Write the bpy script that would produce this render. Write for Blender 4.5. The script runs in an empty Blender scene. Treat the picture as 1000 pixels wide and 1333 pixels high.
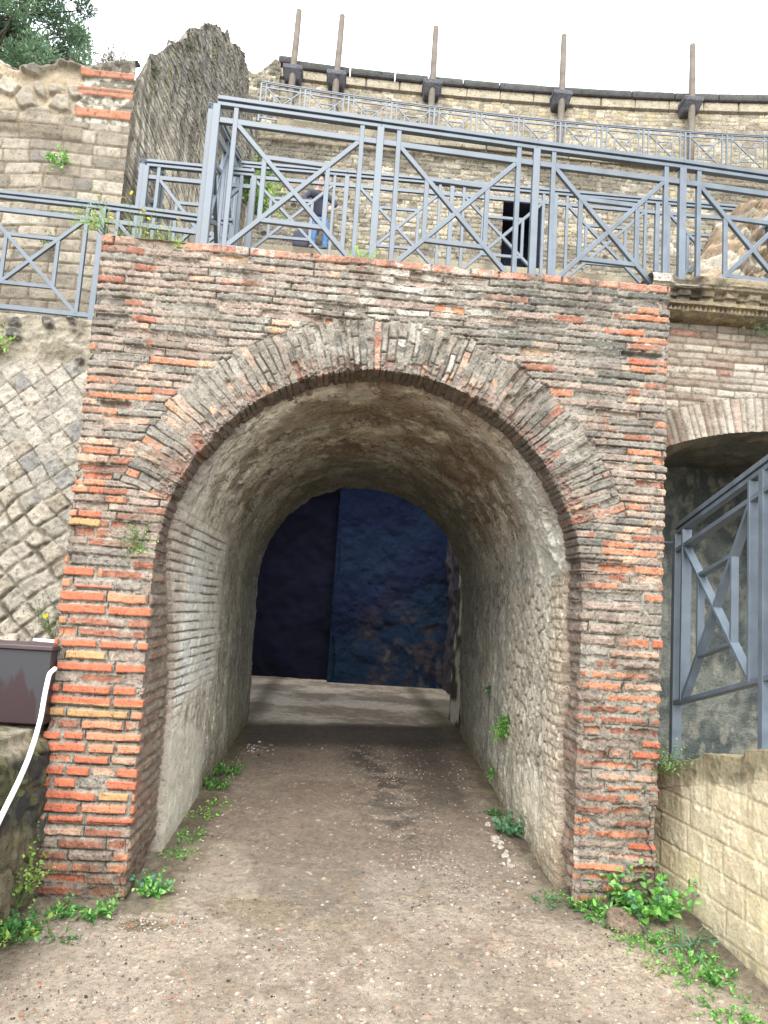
import bpy, bmesh, math, random
import numpy as np
from mathutils import Vector, Matrix

# ------------------------------------------------------------------ camera, world, sun, exposure
scene = bpy.context.scene
COL = scene.collection
cam_d = bpy.data.cameras.new("camera")
cam = bpy.data.objects.new("camera", cam_d)
COL.objects.link(cam)
_up = np.array([511., -7866., 1000.]); _up /= np.linalg.norm(_up)
_yy = np.array([-69., 122.6, 1000.]); _yy /= np.linalg.norm(_yy)
_xx = np.cross(_yy, _up); _xx /= np.linalg.norm(_xx); _yy = np.cross(_up, _xx)
m = Matrix(((_xx[0], -_xx[1], -_xx[2], 0), (_yy[0], -_yy[1], -_yy[2], 0), (_up[0], -_up[1], -_up[2], 1.75), (0, 0, 0, 1)))
cam.matrix_world = m
cam_d.sensor_fit = 'HORIZONTAL'; cam_d.sensor_width = 36.0; cam_d.lens = 36.0
cam_d.clip_start = 0.05; cam_d.clip_end = 1000
scene.camera = cam
scene.render.resolution_x = 768; scene.render.resolution_y = 1024

SUN_EL, SUN_AZ = math.radians(42), math.radians(188)   # azimuth clockwise from +Y (into the tunnel)
world = bpy.data.worlds.new("World"); scene.world = world; world.use_nodes = True
nt = world.node_tree; nt.nodes.clear()
wo = nt.nodes.new('ShaderNodeOutputWorld'); mixs = nt.nodes.new('ShaderNodeMixShader')
sky = nt.nodes.new('ShaderNodeTexSky'); sky.sky_type = 'NISHITA'; sky.sun_disc = False
sky.sun_elevation = SUN_EL; sky.sun_rotation = SUN_AZ; sky.dust_density = 3.0
bg1 = nt.nodes.new('ShaderNodeBackground'); bg1.inputs[1].default_value = 0.12
bg2 = nt.nodes.new('ShaderNodeBackground'); bg2.inputs[1].default_value = 1.0
tc = nt.nodes.new('ShaderNodeTexCoord'); nz = nt.nodes.new('ShaderNodeTexNoise'); nz.inputs['Scale'].default_value = 2.2
nz.inputs['Detail'].default_value = 6
cr = nt.nodes.new('ShaderNodeValToRGB')
cr.color_ramp.elements[0].position = 0.3; cr.color_ramp.elements[0].color = (0.80, 0.88, 1.0, 1)
cr.color_ramp.elements[1].position = 0.75; cr.color_ramp.elements[1].color = (0.95, 0.98, 1.0, 1)
nt.links.new(tc.outputs['Generated'], nz.inputs['Vector']); nt.links.new(nz.outputs['Fac'], cr.inputs['Fac'])
nt.links.new(cr.outputs['Color'], bg2.inputs[0]); nt.links.new(sky.outputs[0], bg1.inputs[0])
mixs.inputs[0].default_value = 0.86
nt.links.new(bg1.outputs[0], mixs.inputs[1]); nt.links.new(bg2.outputs[0], mixs.inputs[2])
nt.links.new(mixs.outputs[0], wo.inputs[0])

sd = bpy.data.lights.new("sun", 'SUN'); sd.energy = 1.5; sd.angle = math.radians(45); sd.color = (1.0, 0.975, 0.94)
sun = bpy.data.objects.new("sun", sd); COL.objects.link(sun)
_d = Vector((math.sin(SUN_AZ) * math.cos(SUN_EL), math.cos(SUN_AZ) * math.cos(SUN_EL), math.sin(SUN_EL)))
sun.rotation_euler = _d.to_track_quat('Z', 'Y').to_euler()
scene.view_settings.view_transform = 'Standard'; scene.view_settings.look = 'None'
scene.view_settings.exposure = 1.95; scene.view_settings.gamma = 1.0
scene.view_settings.use_curve_mapping = False
try:
    scene.cycles.max_bounces = 8; scene.cycles.diffuse_bounces = 6
except Exception: pass

# ------------------------------------------------------------------ helpers
KA = 0.68
def S(r, g, b, k=None):
    c = np.array([r, g, b], dtype=np.float64) / 255.
    l = np.where(c <= 0.04045, c / 12.92, ((c + 0.055) / 1.055) ** 2.4)
    y = l @ np.array([.2126, .7152, .0722]); l = l + (y - l) * .14 * (l.max() < .8)
    return l * (KA if k is None else k)

def hsh(i, j, k, seed=0):
    with np.errstate(over='ignore'):
        h = (i.astype(np.int64) * 374761393 + j.astype(np.int64) * 668265263 + k.astype(np.int64) * 2147483647 + seed * 974634777)
        h = h & 0xFFFFFFFF
        h = (h ^ (h >> 13)) * 1274126177 & 0xFFFFFFFF
        h = (h ^ (h >> 16)) * 2246822519 & 0xFFFFFFFF
        h = h ^ (h >> 15)
    return (h & 0xFFFFFF) / float(0x1000000)

def vnoise(x, y, z, seed=0):
    xi = np.floor(x); yi = np.floor(y); zi = np.floor(z)
    fx, fy, fz = x - xi, y - yi, z - zi
    fx = fx * fx * fx * (fx * (fx * 6 - 15) + 10); fy = fy * fy * fy * (fy * (fy * 6 - 15) + 10); fz = fz * fz * fz * (fz * (fz * 6 - 15) + 10)
    xi = xi.astype(np.int64); yi = yi.astype(np.int64); zi = zi.astype(np.int64)
    r = 0
    for a in (0, 1):
        wa = fx if a else 1 - fx
        for b in (0, 1):
            wb = fy if b else 1 - fy
            for c in (0, 1):
                r = r + wa * wb * (fz if c else 1 - fz) * hsh(xi + a, yi + b, zi + c, seed)
    return r

def fbm(x, y, z, s=1.0, o=4, seed=0, g=0.5):
    """0..1, mean .5"""
    t = 0; a = 1.0; n = 0
    x = x * s; y = y * s; z = z * s
    for i in range(o):
        t = t + a * vnoise(x, y, z, seed + i * 17); n += a
        a *= g; x = x * 2.03 + 5.3; y = y * 2.03 + 1.7; z = z * 2.03 + 9.1
    return t / n

def sm(a, b, x):
    t = np.clip((x - a) / (b - a), 0, 1); return t * t * (3 - 2 * t)

def lerp(a, b, t): return a + (b - a) * t
def mixc(a, b, t):
    t = np.clip(t, 0, 1)
    return a + (b - a) * t[..., None]

def worley(x, y, seed=0, jit=0.85):
    xi = np.floor(x).astype(np.int64); yi = np.floor(y).astype(np.int64)
    f1 = np.full(x.shape, 9.); f2 = np.full(x.shape, 9.); idv = np.zeros(x.shape)
    zz = np.zeros_like(xi)
    for a in (-1, 0, 1):
        for b in (-1, 0, 1):
            cx = xi + a; cy = yi + b
            px = cx + .5 + jit * (hsh(cx, cy, zz, seed) - .5); py = cy + .5 + jit * (hsh(cx, cy, zz + 1, seed) - .5)
            d = np.sqrt((x - px) ** 2 + (y - py) ** 2); h = hsh(cx, cy, zz + 2, seed)
            n = d < f1
            f2 = np.where(n, f1, np.minimum(f2, d)); idv = np.where(n, h, idv); f1 = np.where(n, d, f1)
    return f1, f2, idv

def courses(t, bounds):
    k = np.clip(np.searchsorted(bounds, t) - 1, 0, len(bounds) - 2)
    return k, np.minimum(t - bounds[k], bounds[k + 1] - t)

def cells(s, k, smin, smax, lmin, lmax, seed):
    """random joints along s for every course k -> distance to joint, cell id"""
    ds = np.full(s.shape, 9.); ci = np.zeros(s.shape, dtype=np.int64)
    for kk in np.unique(k):
        rg = np.random.RandomState(seed * 1000 + int(kk) + 7)
        n = int((smax - smin + 2) / lmin) + 4
        L = rg.uniform(lmin, lmax, n); B = smin - 1 + rg.uniform(0, lmax) + np.concatenate([[0], np.cumsum(L)])
        mk_ = (k == kk); ss = s[mk_]
        q = np.clip(np.searchsorted(B, ss) - 1, 0, len(B) - 2)
        ds[mk_] = np.minimum(ss - B[q], B[q + 1] - ss); ci[mk_] = q
    return ds, ci

def mkbounds(a, b, pitch, jit=0.12, seed=0):
    rg = np.random.RandomState(seed); r = [a]
    while r[-1] < b:
        p = pitch(r[-1]) if callable(pitch) else pitch
        r.append(r[-1] + p * (1 + rg.uniform(-jit, jit)))
    return np.array(r)

def pick(h, weights, pal):
    """h (N) hash, weights list of arrays, pal list of colours"""
    W = np.stack([np.broadcast_to(w, h.shape) for w in weights], 0).astype(float)
    W = np.cumsum(W, 0); W /= W[-1:]
    idx = (h[None] > W).sum(0); idx = np.clip(idx, 0, len(pal) - 1)
    return np.array(pal)[idx], idx

MATS = {}
def mat_v(name, rough=0.9, fine=60.0, bump=0.25, dist=0.004, var=0.25, spec=0.3, mscale=9.0, pits=1.0):
    """stone-like surface: colour attribute x procedural mottling, noise bump"""
    if name in MATS: return MATS[name]
    mt = bpy.data.materials.new(name); mt.use_nodes = True; t = mt.node_tree; n = t.nodes; l = t.links
    b = n['Principled BSDF']; b.inputs['Roughness'].default_value = rough
    b.inputs['Specular IOR Level'].default_value = spec
    at = n.new('ShaderNodeAttribute'); at.attribute_name = 'Col'
    ge = n.new('ShaderNodeTexCoord')
    n1 = n.new('ShaderNodeTexNoise'); n1.inputs['Scale'].default_value = fine; n1.inputs['Detail'].default_value = 8; n1.inputs['Roughness'].default_value = .65
    n2 = n.new('ShaderNodeTexNoise'); n2.inputs['Scale'].default_value = mscale; n2.inputs['Detail'].default_value = 6; n2.inputs['Roughness'].default_value = .6
    l.new(ge.outputs['Object'], n1.inputs['Vector']); l.new(ge.outputs['Object'], n2.inputs['Vector'])
    ad = n.new('ShaderNodeMath'); ad.operation = 'ADD'; l.new(n1.outputs['Fac'], ad.inputs[0]); l.new(n2.outputs['Fac'], ad.inputs[1])
    mr = n.new('ShaderNodeMapRange'); mr.inputs[1].default_value = .65; mr.inputs[2].default_value = 1.35
    mr.inputs[3].default_value = 1 - var; mr.inputs[4].default_value = 1 + var
    l.new(ad.outputs[0], mr.inputs[0])
    # small dark pores and grit
    vo = n.new('ShaderNodeTexVoronoi'); vo.inputs['Scale'].default_value = fine * 1.1; vo.inputs['Randomness'].default_value = 1
    l.new(ge.outputs['Object'], vo.inputs['Vector'])
    n3 = n.new('ShaderNodeTexNoise'); n3.inputs['Scale'].default_value = fine * .35; n3.inputs['Detail'].default_value = 5; l.new(ge.outputs['Object'], n3.inputs['Vector'])
    sb = n.new('ShaderNodeMath'); sb.operation = 'MULTIPLY_ADD'; sb.inputs[1].default_value = -1.3; l.new(n3.outputs['Fac'], sb.inputs[0]); l.new(vo.outputs['Distance'], sb.inputs[2])
    pr = n.new('ShaderNodeMapRange'); pr.inputs[1].default_value = -.52; pr.inputs[2].default_value = -.36; pr.inputs[3].default_value = 1 - .55 * pits; pr.inputs[4].default_value = 1.0
    l.new(sb.outputs[0], pr.inputs[0])
    mu = n.new('ShaderNodeMath'); mu.operation = 'MULTIPLY'; l.new(mr.outputs[0], mu.inputs[0]); l.new(pr.outputs[0], mu.inputs[1])
    mx = n.new('ShaderNodeVectorMath'); mx.operation = 'SCALE'; l.new(at.outputs['Color'], mx.inputs[0]); l.new(mu.outputs[0], mx.inputs['Scale'])
    l.new(mx.outputs[0], b.inputs['Base Color'])
    bp = n.new('ShaderNodeBump'); bp.inputs['Strength'].default_value = bump; bp.inputs['Distance'].default_value = dist * 10
    ah = n.new('ShaderNodeMath'); ah.operation = 'MULTIPLY_ADD'; ah.inputs[1].default_value = .5; l.new(pr.outputs[0], ah.inputs[0]); l.new(ad.outputs[0], ah.inputs[2])
    l.new(ah.outputs[0], bp.inputs['Height']); l.new(bp.outputs[0], b.inputs['Normal'])
    MATS[name] = mt; return mt

def mat_p(name, col, rough=0.5, metal=0.0, var=0.1, scale=12.0, bump=0.0, spec=0.5, vcol=False):
    if name in MATS: return MATS[name]
    mt = bpy.data.materials.new(name); mt.use_nodes = True; t = mt.node_tree; n = t.nodes; l = t.links
    b = n['Principled BSDF']; b.inputs['Roughness'].default_value = rough; b.inputs['Metallic'].default_value = metal
    b.inputs['Specular IOR Level'].default_value = spec
    ge = n.new('ShaderNodeTexCoord'); n1 = n.new('ShaderNodeTexNoise'); n1.inputs['Scale'].default_value = scale; n1.inputs['Detail'].default_value = 7
    l.new(ge.outputs['Object'], n1.inputs['Vector'])
    mr = n.new('ShaderNodeMapRange'); mr.inputs[1].default_value = .3; mr.inputs[2].default_value = .7
    mr.inputs[3].default_value = 1 - var; mr.inputs[4].default_value = 1 + var; l.new(n1.outputs['Fac'], mr.inputs[0])
    mx = n.new('ShaderNodeVectorMath'); mx.operation = 'SCALE'; l.new(mr.outputs[0], mx.inputs['Scale'])
    if vcol:
        at = n.new('ShaderNodeAttribute'); at.attribute_name = 'Col'; l.new(at.outputs['Color'], mx.inputs[0])
    else: mx.inputs[0].default_value = tuple(col)
    l.new(mx.outputs[0], b.inputs['Base Color'])
    mr2 = n.new('ShaderNodeMapRange'); mr2.inputs[3].default_value = max(.05, rough - .12); mr2.inputs[4].default_value = min(1, rough + .12)
    l.new(n1.outputs['Fac'], mr2.inputs[0]); l.new(mr2.outputs[0], b.inputs['Roughness'])
    if bump:
        bp = n.new('ShaderNodeBump'); bp.inputs['Strength'].default_value = bump; bp.inputs['Distance'].default_value = .02
        l.new(n1.outputs['Fac'], bp.inputs['Height']); l.new(bp.outputs[0], b.inputs['Normal'])
    MATS[name] = mt; return mt

def mat_leaf(name):
    if name in MATS: return MATS[name]
    mt = bpy.data.materials.new(name); mt.use_nodes = True; t = mt.node_tree; n = t.nodes; l = t.links
    b = n['Principled BSDF']; b.inputs['Roughness'].default_value = .5; b.inputs['Specular IOR Level'].default_value = .35
    at = n.new('ShaderNodeAttribute'); at.attribute_name = 'Col'; l.new(at.outputs['Color'], b.inputs['Base Color'])
    tr = n.new('ShaderNodeBsdfTranslucent'); l.new(at.outputs['Color'], tr.inputs['Color'])
    ms = n.new('ShaderNodeMixShader'); ms.inputs[0].default_value = .35
    l.new(b.outputs[0], ms.inputs[1]); l.new(tr.outputs[0], ms.inputs[2]); l.new(ms.outputs[0], n['Material Output'].inputs[0])
    MATS[name] = mt; return mt

def mesh_np(name, V, F, col=None, smooth=True):
    me = bpy.data.meshes.new(name)
    V = np.ascontiguousarray(V, dtype=np.float32).reshape(-1, 3)
    k = F.shape[1]; nf = len(F)
    me.vertices.add(len(V)); me.vertices.foreach_set('co', V.ravel())
    me.loops.add(nf * k); me.loops.foreach_set('vertex_index', np.ascontiguousarray(F, dtype=np.int32).ravel())
    me.polygons.add(nf); me.polygons.foreach_set('loop_start', np.arange(0, nf * k, k, dtype=np.int32))
    me.polygons.foreach_set('use_smooth', np.full(nf, smooth, dtype=bool))
    me.update(calc_edges=True)
    if col is not None:
        a = me.color_attributes.new('Col', 'FLOAT_COLOR', 'POINT')
        c = np.ones((len(V), 4), dtype=np.float32); c[:, :3] = np.asarray(col).reshape(-1, 3); a.data.foreach_set('color', c.ravel())
    return me

def ploc(parent):
    L = Vector((0, 0, 0)); p = parent
    while p is not None: L = L + p.location; p = p.parent
    return L

def link(name, me, mt, parent=None, bevel=0.0):
    """a mesh made in world coordinates becomes an object; its origin moves to its own base"""
    o = bpy.data.objects.new(name, me); COL.objects.link(o)
    if mt is not None: me.materials.append(mt)
    n = len(me.vertices); co = np.empty(n * 3, dtype=np.float32); me.vertices.foreach_get('co', co); co = co.reshape(-1, 3)
    if parent is None:
        mn = co.min(0); mx = co.max(0); L = Vector(((mn[0] + mx[0]) / 2, (mn[1] + mx[1]) / 2, mn[2]))
        o.location = L
    else:
        o.parent = parent; L = ploc(parent)
    co -= np.array(L, dtype=np.float32); me.vertices.foreach_set('co', co.ravel()); me.update()
    if bevel:
        b = o.modifiers.new('bevel', 'BEVEL'); b.width = bevel; b.segments = 2; b.limit_method = 'ANGLE'
    return o

def tag(o, label=None, cat=None, group=None, kind=None):
    if label: o['label'] = label
    if cat: o['category'] = cat
    if group: o['group'] = group
    if kind: o['kind'] = kind
    return o

def thing(name, label, cat, loc, group=None):
    o = bpy.data.objects.new(name, None); COL.objects.link(o); o.location = loc; o.empty_display_size = .2
    return tag(o, label, cat, group)

def gridfaces(nu, nv, keep=None):
    i = np.arange(nu * nv).reshape(nu, nv)
    F = np.stack([i[:-1, :-1], i[1:, :-1], i[1:, 1:], i[:-1, 1:]], -1).reshape(-1, 4)
    if keep is not None: F = F[keep.reshape(-1)]
    return F

def grid_obj(name, P, col, mt, parent=None, keep=None, flip=False, smooth=True):
    nu, nv = P.shape[:2]
    F = gridfaces(nu, nv, keep)
    if flip: F = F[:, ::-1]
    return link(name, mesh_np(name, P.reshape(-1, 3), F, col.reshape(-1, 3), smooth), mt, parent)

def gnormals(P):
    du = np.gradient(P, axis=0); dv = np.gradient(P, axis=1)
    n = np.cross(du, dv); return n / (np.linalg.norm(n, axis=-1, keepdims=True) + 1e-12)

class MB:
    """collects boxes, bars, tubes into one mesh"""
    def __init__(s): s.V = []; s.F = []; s.C = []; s.n = 0
    def add(s, V, F, c=(0.5, 0.5, 0.5)):
        V = np.asarray(V, dtype=float); F = np.asarray(F)
        s.V.append(V); s.F.append(F + s.n); s.n += len(V)
        c = np.asarray(c, dtype=float)
        s.C.append(np.broadcast_to(c, (len(V), 3)) if c.ndim == 1 else c)
    def box(s, c, ax, h, col=(.5, .5, .5)):
        ax = np.asarray(ax, dtype=float); c = np.asarray(c, dtype=float)
        sg = np.array([[x, y, z] for x in (-1, 1) for y in (-1, 1) for z in (-1, 1)], dtype=float)
        V = c + (sg * np.asarray(h, dtype=float)) @ ax
        s.add(V, [[0, 1, 3, 2], [4, 6, 7, 5], [0, 4, 5, 1], [2, 3, 7, 6], [0, 2, 6, 4], [1, 5, 7, 3]], col)
    def bar(s, a, b, w, d, side, col=(.5, .5, .5), ext=0.0):
        """bar a->b; w = width perpendicular to 'side', d = depth along 'side'"""
        a = np.asarray(a, dtype=float); b = np.asarray(b, dtype=float); t = b - a; L = np.linalg.norm(t); t /= L
        sd_ = np.asarray(side, dtype=float); sd_ = sd_ - t * (sd_ @ t); sd_ /= np.linalg.norm(sd_); u = np.cross(sd_, t)
        s.box((a + b) / 2, [t, sd_, u], [L / 2 + ext, d / 2, w / 2], col)
    def tube(s, pts, r, n=8, col=(.5, .5, .5), taper=None):
        pts = np.asarray(pts, dtype=float); m_ = len(pts); V = []
        T = np.gradient(pts, axis=0); T /= np.linalg.norm(T, axis=1, keepdims=True)
        ref = np.array([0.31, 0.17, 0.93]); 
        for i in range(m_):
            u = np.cross(T[i], ref); u /= np.linalg.norm(u); v = np.cross(T[i], u)
            rr = r if taper is None else r * taper[i]
            for j in range(n):
                a = 2 * math.pi * j / n; V.append(pts[i] + rr * (math.cos(a) * u + math.sin(a) * v))
        F = [[i * n + j, i * n + (j + 1) % n, (i + 1) * n + (j + 1) % n, (i + 1) * n + j] for i in range(m_ - 1) for j in range(n)]
        s.add(V, F, col)
        # caps
        for e in (0, m_ - 1):
            c0 = s.n; Vc = np.vstack([np.array(V)[e * n:(e + 1) * n], pts[e:e + 1]])
            s.add(Vc, [[j, (j + 1) % n, n, n] for j in range(n)], col)
    def build(s, name, mt, parent=None, smooth=False, bevel=0.0):
        V = np.vstack(s.V); F = np.vstack(s.F); C = np.vstack(s.C)
        # degenerate quads (caps) -> handle as tris through bmesh-free trick
        q = F[:, 2] != F[:, 3]
        if q.all(): me = mesh_np(name, V, F, C, smooth)
        else:
            me = bpy.data.meshes.new(name); me.from_pydata(V.tolist(), [], [f.tolist() if f[2] != f[3] else f[:3].tolist() for f in F])
            me.polygons.foreach_set('use_smooth', np.full(len(me.polygons), smooth, dtype=bool))
            a = me.color_attributes.new('Col', 'FLOAT_COLOR', 'POINT'); c = np.ones((len(V), 4), dtype=np.float32); c[:, :3] = C
            a.data.foreach_set('color', c.ravel())
        return link(name, me, mt, parent, bevel)

STONE = mat_v('old_masonry', fine=95, bump=.6, dist=.002, var=.34, mscale=16)
STONE_FAR = mat_v('far_masonry', fine=22, bump=.6, dist=.006, var=.34, mscale=4)
PLASTER = mat_v('old_plaster', fine=55, bump=.7, dist=.003, var=.30, mscale=9, pits=.6)
TUFF = mat_v('tuff_blocks', fine=60, bump=.45, dist=.002, var=.2, mscale=12, pits=.35)
EARTH = mat_v('earth', fine=120, bump=.6, dist=.002, var=.32, mscale=14, rough=.95)
METAL = mat_p('grey_painted_steel', S(116, 132, 146, .45), rough=.42, var=.2, scale=9, spec=.5)
LEAF = mat_leaf('leaf')

# ------------------------------------------------------------------ the brick gateway: facing
AX, AZ, AR = .22, 1.92, 1.23           # arch centre and radius
YF = 4.40                              # facade plane
ZT = 3.838
def facade():
    st = .0054
    inn = []; out = []; dep = []
    zl = np.arange(-.12, AZ, st)
    for z in zl: inn.append((-1.01 + .03 * (1 - z / AZ), z)); out.append((-1.505 + .004 * (3.8 - z) , z)); dep.append(.72 - .32 * float(sm(1.2, 1.9, z)))
    def add(xo, zo):
        th = math.atan2(zo - AZ, xo - AX); inn.append((AX + AR * math.cos(th), AZ + AR * math.sin(th))); out.append((xo, zo))
        dep.append(.30)
    for z in np.arange(AZ, ZT, st): add(-1.505 + .004 * (3.8 - z), z)
    for x in np.arange(-1.505, 1.935, st): add(x, ZT)
    for z in np.arange(ZT, AZ, -st): add(1.94 - .004 * (3.8 - z), z)
    for z in np.arange(AZ, -.12, -st): inn.append((1.45, z)); out.append((1.94 - .004 * (3.8 - z), z)); dep.append(.32)
    inn = np.array(inn); out = np.array(out); dep = np.array(dep); nu = len(inn)
    k = np.ones(41) / 41; dep = np.convolve(np.pad(dep, 20, mode='edge'), k, 'valid')
    nA, nB, nC = 80, 190, 76
    P = np.zeros((nu, nA + nB + nC, 3)); seg = np.zeros((nu, nA + nB + nC), dtype=int); sidx = np.zeros(P.shape[:2])
    a = np.linspace(1, 0, nA, endpoint=False)
    P[:, :nA, 0] = inn[:, None, 0]; P[:, :nA, 2] = inn[:, None, 1]; P[:, :nA, 1] = YF + dep[:, None] * a[None]
    b = np.linspace(0, 1, nB, endpoint=False); seg[:, nA:nA + nB] = 1
    P[:, nA:nA + nB, 0] = lerp(inn[:, None, 0], out[:, None, 0], b[None]); P[:, nA:nA + nB, 2] = lerp(inn[:, None, 1], out[:, None, 1], b[None]); P[:, nA:nA + nB, 1] = YF
    c = np.linspace(0, 1, nC); seg[:, nA + nB:] = 2
    P[:, nA + nB:, 0] = out[:, None, 0]; P[:, nA + nB:, 2] = out[:, None, 1]; P[:, nA + nB:, 1] = YF + .56 * c[None] ** 1.3
    N = gnormals(P)
    f = P[nu // 2, nA + 20]
    if N[nu // 2, nA + 30, 1] > 0: N = -N
    # soften normals over the arrises
    for _ in range(2):
        N[:, 1:-1] = N[:, 1:-1] + .6 * (N[:, :-2] + N[:, 2:]); N[1:-1] = N[1:-1] + .2 * (N[:-2] + N[2:])
        N /= np.linalg.norm(N, axis=-1, keepdims=True)
    X, Y, Z = P[..., 0], P[..., 1], P[..., 2]
    left = X < AX
    # coordinate along a course, wrapping round the corners
    s = np.where(seg == 1, X, np.where(seg == 0, np.where(left, X + (Y - YF), X - (Y - YF)), np.where(left, X - (Y - YF), X + (Y - YF))))
    top = (seg == 2) & (Z > ZT - .004)
    s = np.where(top, X, s)
    # courses: thick and open below, thin and tight above
    wz = .009 * (fbm(s, s * 0, Z * 2, 1.6, 2, 5) - .5) * 2 + .004 * (fbm(s, s * 0, Z, 9, 2, 6) - .5) * 2
    zz = Z + wz * sm(.3, .6, Z)
    bnd = mkbounds(-.2, ZT + .002, lambda z: .0635 if z < 1.7 else (.0635 - .0165 * min(1, (z - 1.7) / .5)), .09, 3)
    bnd = bnd[bnd < ZT - .040]; bnd = np.append(bnd, [ZT + .012, ZT + .3])
    kc, dt = courses(zz, bnd)
    ds, ci = cells(s, kc, -2.4, 2.9, .12, .38, 11)
    # small split pieces in the repaired lower piers
    idb = hsh(kc, ci, kc * 0, 1); idc = hsh(kc, ci, kc * 0 + 3, 2); idd = hsh(kc, ci, kc * 0 + 5, 9); ide = hsh(kc, ci, kc * 0 + 8, 19)
    # voussoirs
    r = np.hypot(X - AX, Z - AZ); th = np.arctan2(Z - AZ, X - AX)
    rr = np.where(seg == 0, AR, r)
    tw = th + .007 * (fbm(r * 3, th * 3, th * 0, 3, 2, 31) - .5) * 2
    vb = mkbounds(-.2, 3.4, .030, .30, 8)
    vk, vdt = courses(tw, vb); vdt = vdt * np.clip(r, AR, 2)
    radial = np.where(seg == 0, -(Y - YF), r - AR)
    vds, vci = cells(radial, vk, -1, 1.0, .13, .34, 21)
    jag = .02 * (fbm(X, Z, Y, 14, 2, 77) - .5) * 2
    ringT = .315 + .045 * (hsh(vk, vk * 0, vk * 0, 5) - .5) + jag * .6
    t0 = .30; t1 = math.pi - .30
    ring = (th > t0 + .06 * (hsh(kc, kc * 0, kc * 0, 15) - .5)) & (th < t1) & (((seg == 1) & (r - AR < ringT)) | (seg == 0)) & (Z > AZ)
    vds = np.where(seg == 1, np.minimum(vds, np.abs(r - AR - ringT)), vds)
    vid = hsh(vk, vci, vk * 0, 41); vid2 = hsh(vk, vci, vk * 0 + 2, 42)
    d_t = np.where(ring, vdt, dt); d_s = np.where(ring, vds, ds)
    d_s = np.where(~ring & (seg == 1) & (Z > AZ) & (th > t0) & (th < t1), np.minimum(d_s, np.abs(r - AR - ringT)), d_s)
    H1 = np.where(ring, vid, idb); H2 = np.where(ring, vid2, idc)
    # zones
    lowL = sm(1.75, 1.5, Z) * (X < 0) * sm(-.75, -.9, X) ; lowR = sm(1.75, 1.45, Z) * (X > 1)
    newz = (X < 0) & (Z > .52) & (Z < 1.78) & (seg != 0) | ((X < 0) & (Z > .52) & (Z < 1.3))
    isnew = ((~ring) & newz & (idc < .62) & ~((seg == 0) & (Y - YF > .07))) | ((~ring) & (seg != 0) & (X < -1.33) & (Z > 1.7) & (Z < 2.7) & (idc < .22)) | ((X > 1.4) & (Z < 1.75) & (idc < .075) & (seg == 1))
    gap = np.where(Z < 2.0, .0105, .0048); gap = np.where(ring, .0035, gap)
    gap = gap + .0035 * lowR
    n1 = fbm(X, Y, Z, 26, 3, 51); n2 = fbm(X, Y, Z, 70, 2, 52); n3 = fbm(X, Y, Z, 6, 3, 53); n4 = fbm(X, Y, Z, 2.2, 3, 54)
    rag = np.where(isnew, .0012, .0065 + .014 * lowR + .006 * (H2 > .75))
    d_s2 = d_s * .8
    d = np.minimum(d_t - gap, d_s2 - gap * .75) - rag * (n1 - .42) * 1.2 + .001
    face = sm(0, .0038, d)
    hb = (.003 + .010 * (H1 - .5)) * np.where(ring, np.where(seg == 0, .3, 1.0), np.where(Z > 1.9, .7, 1.0))
    hb = np.where(isnew, .009 + .003 * H1, hb)
    # eroded bricks
    er = (H2 > .80) & ~isnew
    hb = hb - er * .018 * n3 * 2
    mort = -.007 + .006 * (n2 - .5) * 2 + .008 * (n1 - .5) * 2
    mort = np.where(ring, -.003 + .006 * (n1 - .5) * 2, mort)
    mort = mort - .004 * lowL + .002 * lowR
    rough_b = np.where(isnew, .0006, .0035) * (n2 - .5) * 2 + np.where(isnew, 0, .006) * (n1 - .5) * 2
    h = lerp(mort, hb + rough_b, face)
    # open cracks under the bricks and at some end joints
    under = np.where(ring, vdt, zz - bnd[kc]); cn = fbm(X, Y, Z, 11, 3, 95)
    crack = sm(.0065 + .003 * (n2 - .5), .0025, under) * sm(.47, .56, cn) * np.where(ring, .7, 1.0)
    crack = np.maximum(crack, sm(.0045, .0015, d_s) * sm(.55, .63, cn)); crack = np.where(top, 0, crack)
    h -= .011 * crack * (1 - .5 * (seg == 0) * (Z > 1.9))
    # crumbling inner edge of the ring
    crum = ring & (seg == 1); cr2 = sm(.13, .04, (r - AR) + .05 * (n3 - .5) * 2) * sm(.44, .56, n1) * crum
    h -= .016 * cr2
    h += .012 * (n3 - .5) * 2 * np.where(isnew, .2, 1) + .012 * (n4 - .5) * 2
    # heavy decay of the right pier's lower part and of both feet
    dec = lowR * sm(.40, .68, fbm(X, Y, Z, 5, 4, 91))
    h -= .034 * dec
    foot = sm(.42, .12, Z + .12 * (n3 - .5) * 2)
    h -= foot * np.where(X < 0, .45, 1.0) * (.018 + .07 * sm(.48, .68, fbm(X, Y, Z, 6, 2, 93)))
    # worn arrises
    dedge = np.where(seg == 1, np.minimum(r - AR if False else np.where(Z > AZ, r - AR, np.where(left, -X - 1.0 + .0, X - 1.45) * 1.0), np.where(Z > 3.6, ZT - Z, 9)), 9.)
    dedge = np.where(seg == 1, np.where(Z > AZ, np.abs(r - AR), np.minimum(np.abs(X + 1.0), np.abs(X - 1.45))), np.abs(Y - YF))
    dout = np.where(seg == 1, np.minimum(np.abs(X + 1.49), np.abs(X - 1.935)), 9.)
    wear = np.exp(-(dedge / .016) ** 2) * (.004 + .022 * sm(.4, .75, n3)) * np.where(isnew, .3, 1)
    wear += np.exp(-(dout / .014) ** 2) * (.010 * sm(.4, .7, n1)) * np.where(isnew, .2, 1)
    h -= wear
    # missing bricks
    miss = (~ring) & (ide > .985) & (seg == 1) & ~isnew & (Z < 3.75)
    h -= miss * .03 * sm(.0, .01, d)
    # ledge where the jamb bricks step out on the right at the springing
    led = (X > 1.35) & (Z > 2.06) & (Z < 2.125) & (r < 1.48)
    h -= led * .02
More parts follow.
